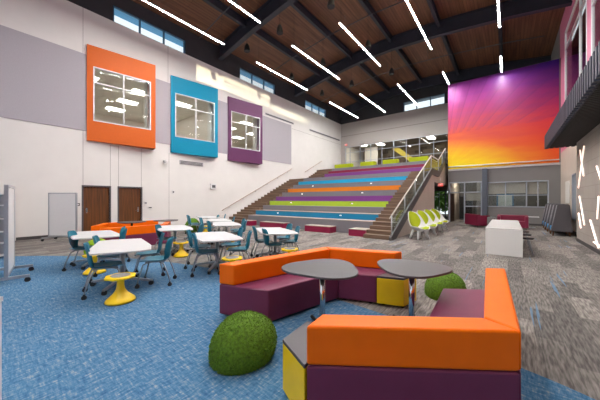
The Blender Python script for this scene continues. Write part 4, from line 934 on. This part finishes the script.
# booths
for k in range(4):
    y0 = 15.65+k*1.05
    r = thing('booth_seat', 'tall charcoal high-back booth seat, '+['nearest the camera with its side panel in full view', 'second from the camera', 'third from the camera', 'farthest, next to the white side table'][k], 'booth', (1.8, y0, 0), 0, 'charcoal booths')
    side = [(-0.32, 0.2), (-0.13, 1.34), (-0.08, 1.37), (0.2, 1.37), (0.25, 1.33), (0.33, 0.2)]
    for yy in (0.0, 0.88): MB().extrude([(x, yy, z) for x, z in side], (0, 0.08, 0)).build('side_panel', boothfabric, r, bevel=0.012)
    MB().extrude([(0.1, 0.08, 0.2), (0.08, 0.08, 1.36), (0.22, 0.08, 1.36), (0.32, 0.08, 0.2)], (0, 0.8, 0)).build('backrest', boothfabric, r, bevel=0.01)
    MB().box(-0.29, 0.12, 0.08, 0.88, 0.2, 0.40).build('seat', bluefabric, r, bevel=0.02)
    for yy in (0.0, 0.88): MB().tube([(-0.325, yy+0.04, 0.22), (-0.14, yy+0.04, 1.33)], 0.022, 6).build('piping', mat('grey_piping', (128, 124, 128), 0.8), r)
    for x in (-0.24, 0.24):
        for yy in (0.06, 0.9): MB().tube([(x, yy, 0.22), (x*1.1, yy, 0)], 0.028, 8, r2=0.018).build('leg', doorwood, r)
# mobile whiteboards
def board(center, rz, label, w_=1.05):
    r = thing('mobile_whiteboard', label, 'whiteboard', (center[0], center[1], 0), rz, 'mobile whiteboards')
    f = MB(); h0, h1 = 0.14, 1.83
    for s in (-1, 1): f.box(s*w_/2-0.02, s*w_/2+0.02, -0.028, 0.028, h0, h1)
    f.box(-w_/2, w_/2, -0.028, 0.028, h1-0.04, h1); f.box(-w_/2, w_/2, -0.028, 0.028, h0, h0+0.04); f.build('frame', alu, r)
    MB().box(-w_/2+0.025, w_/2-0.025, -0.022, 0.022, h0+0.05, h1-0.05).build('writing_surface', mat('whiteboard_face', (240, 240, 240), 0.25, var=0.01), r)
    for s in (-1, 1):
        l = MB().box(s*w_/2-0.025, s*w_/2+0.025, -0.3, 0.3, 0.09, 0.14).build('foot', alu, r)
        for y in (-0.27, 0.27): MB().tube([(s*w_/2-0.02, y, 0.045), (s*w_/2+0.02, y, 0.045)], 0.045, 10).build('caster', black, l)
X, Y = at(62.3, 240, 0); board((X+0.1, Y, 0), FR, 'white mobile whiteboard against the left wall beside the wood door')
cx, cy = (-5.37-6.09)/2, (4.78+5.55)/2; X, Y = W(cx+0.01, cy); board((X, Y), FR+math.atan2(5.55-4.78, -6.09+5.37), 'mobile board seen nearly edge-on at the left edge of the photo')
# bookcases at the far left
def bookcase(loc, rz, w_, shelves, label):
    r = thing('bookcase', label, 'bookcase', loc, rz); h = shelves[-1]
    for s in (-1, 1): MB().box(s*w_/2-0.015, s*w_/2+0.015, -0.18, 0.18, 0.05, h).build('side_panel', white, r)
    MB().box(-w_/2, w_/2, 0.165, 0.18, 0.05, h).build('back_panel', mat('grey_back_panel', (176, 178, 182), 0.6), r)
    for z in shelves: MB().box(-w_/2+0.015, w_/2-0.015, -0.18, 0.165, z-0.025, z).build('shelf', white, r)
    for s in (-1, 1):
        for y in (-0.14, 0.14): MB().tube([(s*(w_/2-0.06)-0.015, y, 0.03), (s*(w_/2-0.06)+0.015, y, 0.03)], 0.03, 8).build('caster', black, r)
X, Y = W(-10.93, 9.75); bookcase((-14.45, Y-0.55, 0), PI/2, 1.5, [0.1, 0.45, 0.8, 1.12, 1.45, 1.78], 'white bookcase standing against the left wall')
X, Y = W(-8.22, 6.68); bookcase((X, Y, 0), FR+0.85, 1.1, [0.1, 0.42, 0.72, 1.06, 1.42, 1.72], 'white mobile bookcase behind the edge-on board')
# white cabinet corner at the extreme left
X, Y = W(-2.335, 1.76); r = thing('cabinet', 'white cabinet just entering the photo at the lower left edge', 'cabinet', (X, Y, 0), FR)
MB().box(-0.4, 0.33, -0.3, 0.0, 0.05, 0.87).build('body', white, r); MB().box(-0.42, 0.335, -0.32, 0.005, 0.87, 0.9).build('worktop', white, r); MB().box(-0.38, 0.3, -0.28, -0.02, 0, 0.05).build('plinth', darkgrey, r)

# ------------------------------------------------------------------ light, world, camera
sun = bpy.data.lights.new('sun', 'SUN'); sun.energy = 5.0; sun.angle = 0.009; sun.color = (1.0, 0.9, 0.62)
so = bpy.data.objects.new('sun', sun); C.objects.link(so)
so.rotation_euler = Vector((-17.1, 0.0, -1.25)).to_track_quat('-Z', 'Y').to_euler()
wd = bpy.data.worlds.new('sky'); bpy.context.scene.world = wd; wd.use_nodes = True
bg = wd.node_tree.nodes['Background']; bg.inputs['Color'].default_value = (0.88, 0.95, 1.0, 1); bg.inputs['Strength'].default_value = 1.6
cam = bpy.data.cameras.new('camera'); cam.sensor_width = 36; cam.sensor_fit = 'HORIZONTAL'; cam.lens = 36*F/600; cam.clip_start = 0.05; cam.clip_end = 200
co = bpy.data.objects.new('camera', cam); C.objects.link(co); co.location = (0, 0, H); co.rotation_euler = (PI/2, 0, TH)
sc = bpy.context.scene; sc.camera = co
sc.view_settings.view_transform = 'Standard'; sc.view_settings.look = 'None'; sc.view_settings.gamma = 1; sc.view_settings.use_curve_mapping = False
sc.view_settings.exposure = -0.36
sc.cycles.max_bounces = 8; sc.cycles.diffuse_bounces = 5; sc.cycles.transparent_max_bounces = 16
sc.cycles.use_denoising = True
